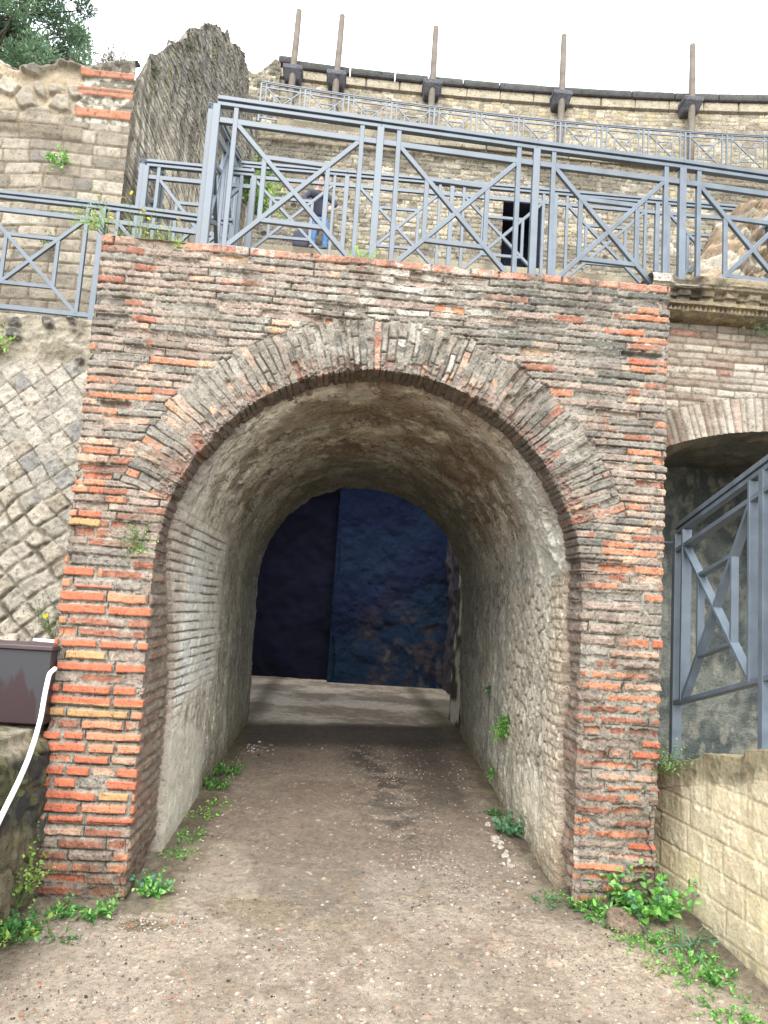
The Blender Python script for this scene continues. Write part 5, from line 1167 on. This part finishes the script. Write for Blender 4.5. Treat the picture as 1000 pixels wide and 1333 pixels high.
plant('maidenhair_fern', 'bright green fern tuft hanging from the middle of the right tunnel wall', 'fern', (1.47, 6.15, .90), 34, .17, .9, .028, .8, 9, 1.9, up=(-1, -.1, .3), cols=BR_, seed=27, radius=.05)
plant('maidenhair_fern', 'small fern low on the right tunnel wall', 'fern', (1.46, 6.55, .46), 14, .08, 1.0, .022, .7, 6, 1.2, up=(-1, -.1, .3), cols=BR_, seed=28, radius=.02)
plant('maidenhair_fern', 'small dark fern high on the right tunnel wall above the bright tuft', 'fern', (1.50, 6.95, 1.12), 12, .09, 1.0, .022, .7, 6, 1.2, up=(-1, -.1, .3), cols=MG, seed=29, radius=.02)
plant('wallflower', 'tall lime-green weed climbing the low lava-stone wall beside the left pier', 'weed', (-1.455, 4.18, .16), 26, .34, .55, .030, .75, 14, -.05, cols=LG, seed=30, radius=.05)
plant('broadleaf_weed', 'green weed at the foot of the low lava-stone wall at the left edge', 'weed', (-1.40, 4.02, .06), 34, .17, 1.0, .034, .7, 9, .4, cols=LG[:1] + MG, seed=31, radius=.07)
plant('broadleaf_weed', 'small round weed at the outer corner of the left pier foot', 'weed', g(-1.26, 4.27), 18, .10, 1.1, .028, .7, 7, .4, cols=MG + BR_, seed=32, radius=.03)
plant('broadleaf_weed', 'green weed in front of the middle of the left pier foot', 'weed', g(-1.08, 4.24), 20, .13, .9, .042, .5, 6, .5, cols=BR_ + MG, seed=33, radius=.03)
plant('ground_ivy', 'faint low weed on the gravel in front of the left pier', 'weed', g(-1.20, 4.05), 16, .09, 1.3, .022, .5, 6, .6, cols=MG, seed=34, radius=.05)
YC = S(240, 210, 40, .8)
plant('yellow_wildflower', 'wispy plant with small yellow flowers on the top left corner of the gateway', 'flower', (-1.33, 4.52, 3.82), 40, .27, .75, .022, .22, 16, .1, cols=[S(190, 196, 96, .55), S(150, 176, 84, .5)], seed=35, radius=.08, flower=(YC, 9, .016))
plant('wall_weed', 'small weed on the gateway top just right of the yellow-flowered plant', 'weed', (-1.12, 4.44, 3.82), 18, .12, .9, .018, .4, 8, .4, cols=LG, seed=36, radius=.08)
plant('wall_weed', 'little weed sprouting below the left end of the gateway top', 'weed', (-1.04, 4.385, 3.79), 10, .06, 1.0, .016, .5, 6, .4, cols=LG, seed=37, up=(0, -.8, .6))
plant('wall_weed', 'lime-green sprig by the second railing post on top of the gateway', 'weed', (.05, 4.50, 3.82), 20, .12, .8, .034, .6, 6, .3, cols=LG, seed=38, radius=.03)
plant('dry_grass', 'dry pale stalks beside the lime-green sprig on the gateway', 'grass', (0.0, 4.56, 3.82), 12, .26, .35, .02, .12, 8, .0, cols=[S(206, 200, 130, .6)], seed=39, radius=.03)
plant('hanging_weed', 'pale trailing weed hanging at the upper left corner of the gateway', 'weed', (-1.56, 4.62, 3.95), 22, .38, .6, .022, .4, 14, 1.6, up=(-.25, -.6, .5), cols=LG, seed=40, radius=.04)
plant('yellow_wildflower', 'thin plant with two yellow flowers at the foot of the lattice wall', 'flower', (-1.98, 5.80, 1.38), 22, .34, .7, .036, .35, 10, .25, cols=[S(150, 170, 100, .5), S(126, 156, 86, .5)], seed=41, radius=.06, flower=(YC, 2, .024))
plant('wall_weed', 'tuft growing from the top band of the lattice wall at the left edge', 'weed', (-2.66, 5.87, 3.56), 22, .15, 1.0, .034, .5, 7, .5, up=(0, -.9, .4), cols=LG, seed=42, radius=.05)
plant('wall_weed', 'tiny-leaved weed growing between bricks of the left pier, above head height', 'weed', (-1.10, 4.385, 2.03), 30, .10, 1.3, .014, .6, 9, .5, up=(0, -1, .3), cols=MG + LG, seed=43, radius=.06)
plant('wall_weed', 'branching weed between the right pier and the parapet top', 'weed', (1.97, 4.42, .93), 30, .22, .85, .022, .6, 9, .1, up=(-.05, -.3, 1), cols=[S(150, 180, 110, .5), S(120, 160, 80, .5)], seed=44, radius=.04)
plant('hanging_fern', 'grey-green fern hanging under the cornice at the right edge', 'fern', (2.84, 4.86, 3.86), 60, .22, 1.2, .022, .4, 12, 1.6, up=(-.1, -1, .2), cols=[S(130, 144, 110, .5), S(100, 120, 84, .5)], seed=45, radius=.16)
plant('wall_weed', 'tiny green tuft on the face of the tuff pier wall', 'weed', (-2.72, 6.66, 5.54), 20, .13, 1.2, .035, .6, 7, .4, up=(0, -1, .4), cols=BR_, seed=46, radius=.05)
plant('wall_weed', 'small green plant low on the tuff block courses, behind the left railing', 'weed', (-2.70, 6.66, 4.78), 12, .10, 1.2, .03, .6, 6, .4, up=(0, -1, .4), cols=MG, seed=47, radius=.03)
plant('wall_weed', 'green bush growing at the far foot of the raking wall', 'weed', (-2.05, 13.0, 10.35 - 1.6), 60, .75, .8, .12, .5, 12, .3, up=(1, -.4, .6), cols=LG + MG, seed=48, radius=.2)
plant('red_shrub', 'bushy dull red shrub on top of the tuff pier wall', 'shrub', (-2.40, 6.85, 6.60), 90, .24, 1.0, .022, .45, 14, .1, cols=[S(142, 100, 108, .5), S(120, 78, 88, .5), S(160, 124, 120, .5)], seed=49, radius=.10, stemr=.003)
for i, (x, y, z, s_, lb) in enumerate(((-2.95, 6.9, 6.46, .10, 'grey-green tuft on the ragged wall top, left of the red shrub'), (-2.16, 8.4, 8.06, .15, 'pale tuft on the crest of the raking wall'), (-2.17, 7.25, 6.93, .10, 'small spiky tuft on the lower crest of the raking wall'))):
    plant('wall_weed', lb, 'weed', (x, y, z), 26, s_, 1.0, s_ * .3, .4, 8, .3, cols=[S(150, 152, 116, .5), S(126, 130, 96, .5)], seed=60 + i, radius=s_ * .6)

def conifer():
    rg = np.random.RandomState(5); base = np.array([-11.6, 22.0, 13.0]); t = thing('cypress_tree', 'tall dark evergreen tree with clumpy foliage against the sky, upper left', 'tree', tuple(base))
    k = MB(); k.tube([base + [0, 0, -.5], base + [.05, 0, 3], base + [0, .1, 6], base + [.1, 0, 10]], .22, 10, S(90, 76, 62), taper=[1, .8, .6, .25])
    cl = []
    for i in range(240):
        h = rg.uniform(2.6, 11.5); r = 2.75 * math.sqrt(rg.uniform(.03, 1)) * (1 - .35 * max(0, (h - 6) / 6)); a = rg.uniform(0, 2 * math.pi)
        e = base + np.array([r * math.cos(a), r * math.sin(a), h]); cl.append((e, rg.uniform(.26, .58)))
        st_ = base + np.array([0, 0, h - r * .5 - .2]); mdl = (st_ + e) / 2 + np.array([0, 0, -.15]); k.tube([st_, mdl, e], .045, 5, S(96, 84, 70), taper=[1, .7, .3])
    for e in ((-8.75, 22, 17.55), (-8.85, 21.8, 18.3), (-8.8, 22, 19.3), (-9.3, 21.8, 17.1)):
        cl.append((np.array(e), .30)); k.tube([base + [0, 0, e[2] - 13.6], (base + np.array(e)) / 2 + [0, 0, (e[2] - 13) / 2 - .6 + .3], np.array(e)], .05, 5, S(96, 84, 70), taper=[1, .7, .3])
    k.build('trunk', mat_p('bark', S(96, 84, 70), .9, vcol=True, var=.3), t, smooth=True)
    Ps, Ds, Us, Ls, Ws, Cs = [], [], [], [], [], []
    for (e, r) in cl:
        n = int(1000 * r); d = rg.normal(0, 1, (n, 3)); d /= np.linalg.norm(d, axis=1, keepdims=True); d[:, 2] = d[:, 2] * .9 + .2
        p = e + d * r * rg.uniform(.35, 1.05, (n, 1)) * np.array([1, 1, 1.25]); Ps.append(p); Ds.append(d + rg.normal(0, .5, (n, 3)) + [0, 0, .5]); Us.append(rg.normal(0, 1, (n, 3)))
        Ls.append(rg.uniform(.07, .16, n)); Ws.append(rg.uniform(.03, .06, n)); tone = rg.uniform(.55, 1.25)
        c = lerp(S(92, 128, 98, .75), S(128, 162, 110, .75), rg.uniform(0, 1, (n, 1))) * tone * rg.uniform(.7, 1.2, (n, 1)); Cs.append(c)
    V, F = leafset(np.vstack(Ps), np.vstack(Ds), np.vstack(Us), np.concatenate(Ls), np.concatenate(Ws))
    link('crown', mesh_np('crown', V, F, np.repeat(np.vstack(Cs), 6, 0), True), LEAF, t)
conifer()

# ------------------------------------------------------------------ stones and gravel
def ico():
    p = (1 + 5 ** .5) / 2; V = np.array([(-1, p, 0), (1, p, 0), (-1, -p, 0), (1, -p, 0), (0, -1, p), (0, 1, p), (0, -1, -p), (0, 1, -p), (p, 0, -1), (p, 0, 1), (-p, 0, -1), (-p, 0, 1)], float); V /= np.linalg.norm(V[0])
    F = np.array([(0, 11, 5), (0, 5, 1), (0, 1, 7), (0, 7, 10), (0, 10, 11), (1, 5, 9), (5, 11, 4), (11, 10, 2), (10, 7, 6), (7, 1, 8), (3, 9, 4), (3, 4, 2), (3, 2, 6), (3, 6, 8), (3, 8, 9), (4, 9, 5), (2, 4, 11), (6, 2, 10), (8, 6, 7), (9, 8, 1)])
    return V, F
def gravel():
    rg = np.random.RandomState(77); V0, F0 = ico(); xs, ys, ss = [], [], []
    n = 5200; x = rg.uniform(-1.45, 2.1, n); y = 3.05 + 1.5 * rg.uniform(0, 1, n) ** 1.1; s = .0022 + .0045 * rg.uniform(0, 1, n) ** 4; xs.append(x); ys.append(y); ss.append(s)
    n = 1500; x = rg.normal(.75, .28, n); y = rg.uniform(4.3, 8.0, n); x = x - .10 * (y - 5); s = .0025 + .007 * rg.uniform(0, 1, n) ** 3; xs.append(x); ys.append(y); ss.append(s)
    n = 420; y = rg.uniform(4.6, 7.6, n); x = np.where(rg.rand(n) < .5, -.74 + np.abs(rg.normal(0, .09, n)), 1.38 - np.abs(rg.normal(0, .12, n))); s = .003 + .010 * rg.uniform(0, 1, n) ** 3; xs.append(x); ys.append(y); ss.append(s)
    n = 900; x = rg.normal(-.95, .38, n); y = rg.uniform(3.3, 4.25, n); s = .0025 + .008 * rg.uniform(0, 1, n) ** 3; xs.append(x); ys.append(y); ss.append(s)
    n = 500; x = rg.uniform(-.3, 1.8, n); y = rg.uniform(3.1, 4.1, n); s = .003 + .006 * rg.uniform(0, 1, n) ** 2; xs.append(x); ys.append(y); ss.append(s)
    n = 170; x = rg.normal(-.78, .16, n); y = rg.normal(4.2, .07, n); s = .003 + .008 * rg.uniform(0, 1, n) ** 2; xs.append(x); ys.append(y); ss.append(s)
    n = 90; x = rg.normal(-.62, .08, n); y = rg.normal(7.6, .12, n); s = .006 + .012 * rg.uniform(0, 1, n) ** 2; xs.append(x); ys.append(y); ss.append(s)
    x, y, s = map(np.concatenate, (xs, ys, ss)); ok = ~((y > 4.3) & ((x < -.86) | (x > 1.42))); x, y, s = x[ok], y[ok], s[ok]; n = len(x)
    z = gz(x, y) + s * .25
    sc = s[:, None] * rg.uniform(.6, 1.3, (n, 3)); sc[:, 2] *= .7
    V = V0[None] * sc[:, None] * rg.uniform(.8, 1.2, (n, 12, 1)); a = rg.uniform(0, 6.28, n); ca, sa = np.cos(a)[:, None], np.sin(a)[:, None]
    V = np.stack([V[..., 0] * ca - V[..., 1] * sa, V[..., 0] * sa + V[..., 1] * ca, V[..., 2]], -1) + np.stack([x, y, z], -1)[:, None]
    F = (F0[None] + np.arange(n)[:, None, None] * 12).reshape(-1, 3)
    pal = [S(200, 188, 168), S(232, 226, 214), S(176, 160, 136), S(204, 130, 96), S(110, 104, 98), S(70, 68, 66), S(150, 136, 116), S(214, 176, 150)]
    orange_ = np.where(x < -.4, .12, .04); c, _ = pick(rg.rand(n), [.26, .06, .25, orange_, .12, .08, .15, .05], pal)
    o = link('gravel', mesh_np('gravel', V.reshape(-1, 3), F, np.repeat(c, 12, 0), False), EARTH); tag(o, 'loose gravel and brick crumbs strewn over the path', 'gravel', kind='stuff')
gravel()
def stone(name, loc, r, col, seed, lab, cat='stone', group=None, squash=.7, sub=3):
    bm = bmesh.new(); bmesh.ops.create_icosphere(bm, subdivisions=sub, radius=1.0); V = np.array([v.co[:] for v in bm.verts]); F = np.array([[v.index for v in f.verts] for f in bm.faces]); bm.free()
    n = fbm(V[:, 0] + seed, V[:, 1], V[:, 2], 1.1, 3, seed); n2 = fbm(V[:, 0] + seed, V[:, 1], V[:, 2], 4, 3, seed + 1); rg = np.random.RandomState(seed); ax = rg.uniform(.75, 1.25, 3); ax[2] *= squash
    pl = rg.normal(0, 1, (7, 3)); pl /= np.linalg.norm(pl, axis=1, keepdims=True); dd = (V @ pl.T).max(1); V2 = V * (.55 + .9 * n)[:, None] / (.55 + .45 * dd)[:, None] * (1 + .25 * (n2 - .5))[:, None] * ax * r + np.array(loc)
    n6 = fbm(V[:, 0] + seed, V[:, 1], V[:, 2], 9, 3, seed + 2); c = np.array(col) * np.clip(.35 + 1.0 * n2 + .6 * (n6 - .5) * 2, .2, 1.6)[:, None]
    o = link(name, mesh_np(name, V2, F, c, sub > 2), STONE); return tag(o, lab, cat, group)
stone('rock', (1.69, 4.24, .15), .085, S(140, 120, 98), 3, 'rough brown rock lying among the weeds at the right pier foot', 'rock', sub=4)
rg = random.Random(9)
for i in range(22):
    y = rg.uniform(5.0, 5.9); x = 1.32 - .06 * (5.9 - y) - abs(rg.gauss(0, .05)); s_ = rg.uniform(.009, .022)
    stone('loose_stone', (x, y, float(gz(np.array(x), np.array(y))) + s_ * .4), s_, S(216, 204, 184), 30 + i, 'small pale stone lying at the foot of the right tunnel wall', group='small pale stones at the foot of the right tunnel wall', sub=2)
stone('stone', (-1.98, 5.0, 1.42), .06, S(206, 184, 160), 91, 'pale flat stone on the ledge behind the brown box at the left edge', squash=.5)

# ------------------------------------------------------------------ visitor on the terrace
def person():
    base = np.array([-.90, 16.6, 9.70]); t = thing('person', 'visitor in a dark jacket and blue jeans bending forward on the upper terrace, elbows out', 'person', tuple(base))
    def skin(name, nodes, edges, mt, parent, sub=2):
        me = bpy.data.meshes.new(name); me.from_pydata([tuple(base + np.array(n[:3])) for n in nodes], edges, [])
        o = link(name, me, None, parent); me.materials.append(mt)
        md = o.modifiers.new('skin', 'SKIN'); 
        if not me.skin_vertices: me.skin_vertices.new()
        for i, n in enumerate(nodes):
            me.skin_vertices[0].data[i].radius = (n[3], n[4] if len(n) > 4 else n[3]); me.skin_vertices[0].data[i].use_root = (i == 0)
        s = o.modifiers.new('sub', 'SUBSURF'); s.levels = sub; s.render_levels = sub; md.use_smooth_shade = True
        return o
    sk = mat_p('skin', S(206, 160, 136), .6, var=.05); jk = mat_p('navy_jacket', (.018, .022, .036), .8, var=.3, bump=.4); jn = mat_p('blue_jeans', S(70, 118, 168, .7), .85, var=.3, scale=20, bump=.3)
    hair = mat_p('dark_hair', (.03, .022, .018), .7)
    # nodes: x (image right), y (away), z up ; the figure faces the viewer, bent forward
    B = [(.03, .02, .80, .09, .07), (.01, -.05, .98, .08, .06), (-.04, -.14, 1.16, .09, .06), (-.05, -.21, 1.29, .08, .06), (-.03, -.27, 1.36, .055), (-.01, -.32, 1.42, .075), (0, -.36, 1.50, .085, .095), (.0, -.34, 1.57, .06),
         (-.24, -.20, 1.25, .055), (-.37, -.24, 1.06, .042), (-.25, -.38, .96, .030), (-.22, -.43, .93, .026),
         (.15, -.18, 1.22, .055), (.37, -.20, 1.02, .042), (.27, -.36, .88, .030), (.24, -.40, .85, .026),
         (-.07, .02, .74, .085), (-.10, -.03, .42, .058), (-.12, .02, .10, .042), (-.13, -.08, .03, .035), (-.14, -.17, .02, .025),
         (.13, .02, .74, .085), (.17, -.03, .42, .058), (.16, .03, .10, .042), (.18, -.06, .03, .035), (.20, -.15, .02, .025),
         (0, -.455, 1.485, .014)]
    E = [(0, 1), (1, 2), (2, 3), (3, 4), (4, 5), (5, 6), (6, 7), (3, 8), (8, 9), (9, 10), (10, 11), (3, 12), (12, 13), (13, 14), (14, 15), (0, 16), (16, 17), (17, 18), (18, 19), (19, 20), (0, 21), (21, 22), (22, 23), (23, 24), (24, 25), (6, 26)]
    for (w, hx, hy, hz, sx) in ((11, -.22, -.43, .93, 1), (15, .24, -.40, .85, -1)):
        for j, off in enumerate((-.026, -.009, .009, .026)):
            a = len(B); ln = (.055, .065, .062, .05)[j]; B.append((hx + off + sx * .01, hy - .025, hz - .04, .009)); B.append((hx + off + sx * .012, hy - .035, hz - .04 - ln * .6, .008)); B.append((hx + off + sx * .012, hy - .02, hz - .04 - ln, .007)); E += [(w, a), (a, a + 1), (a + 1, a + 2)]
        a = len(B); B.append((hx + sx * .04, hy - .02, hz - .01, .010)); B.append((hx + sx * .052, hy - .045, hz - .035, .008)); E += [(w, a), (a, a + 1)]
    skin('body', B, E, sk, t)
    J = [(.02, .01, .74, .17, .14), (.0, -.05, .98, .17, .13), (-.04, -.14, 1.16, .185, .13), (-.05, -.20, 1.28, .15, .12), (-.04, -.24, 1.33, .085), (-.24, -.20, 1.25, .078), (-.37, -.24, 1.06, .062), (-.26, -.37, .975, .047), (.15, -.18, 1.22, .078), (.37, -.20, 1.02, .062), (.28, -.35, .90, .047)]
    skin('jacket', J, [(0, 1), (1, 2), (2, 3), (3, 4), (3, 5), (5, 6), (6, 7), (3, 8), (8, 9), (9, 10)], jk, t)
    K = [(.03, .02, .80, .14, .115), (-.07, .02, .72, .10), (-.10, -.03, .42, .075), (-.12, .01, .10, .066), (-.12, .01, .05, .07), (.13, .02, .72, .10), (.17, -.03, .42, .075), (.16, .02, .10, .066), (.16, .02, .05, .07)]
    skin('jeans', K, [(0, 1), (1, 2), (2, 3), (3, 4), (0, 5), (5, 6), (6, 7), (7, 8)], jn, t)
    skin('hair', [(0, -.345, 1.54, .085), (0, -.30, 1.50, .080), (0, -.35, 1.575, .07)], [(0, 1), (0, 2)], hair, t)
    for x in (-.13, .18):
        skin('shoe', [(x, .03, .04, .045), (x + .005, -.07, .035, .045), (x + .01, -.17, .03, .035)], [(0, 1), (1, 2)], mat_p('shoe_leather', (.05, .06, .10), .6), t)
    for x in (-.035, .035):
        k = MB(); k.box(base + np.array([x, -.440, 1.515]), np.eye(3), (.010, .006, .005)); k.build('eye', mat_p('dark_eye', (.02, .015, .01), .3), t)
    r = thing('backpack', 'small dark bag standing on the terrace beside the bending visitor', 'bag', (-1.28, 16.6, 9.69))
    V0, F0 = ico()
    bm = bmesh.new(); bmesh.ops.create_cube(bm, size=1); bmesh.ops.subdivide_edges(bm, edges=bm.edges[:], cuts=4, use_grid_fill=True)
    V = np.array([v.co[:] for v in bm.verts]); F = np.array([[v.index for v in f.verts] for f in bm.faces]); bm.free()
    q = V / np.linalg.norm(V, axis=1, keepdims=True); V = V * .55 + q * .28; V = V * np.array([.34, .24, .42]) + np.array([-1.28, 16.6, 9.89]); V += .02 * (fbm(V[:, 0], V[:, 1], V[:, 2], 8, 2, 3) - .5)[:, None]
    link('sack', mesh_np('sack', V, F, None, True), mat_p('dark_canvas', (.03, .03, .045), .85, bump=.3), r)
    k = MB(); k.tube([(-1.36, 16.6, 10.06), (-1.34, 16.6, 10.14), (-1.22, 16.6, 10.14), (-1.20, 16.6, 10.06)], .012, 6); k.build('handle', mat_p('dark_canvas', (.03, .03, .045), .85), r, smooth=True)
person()
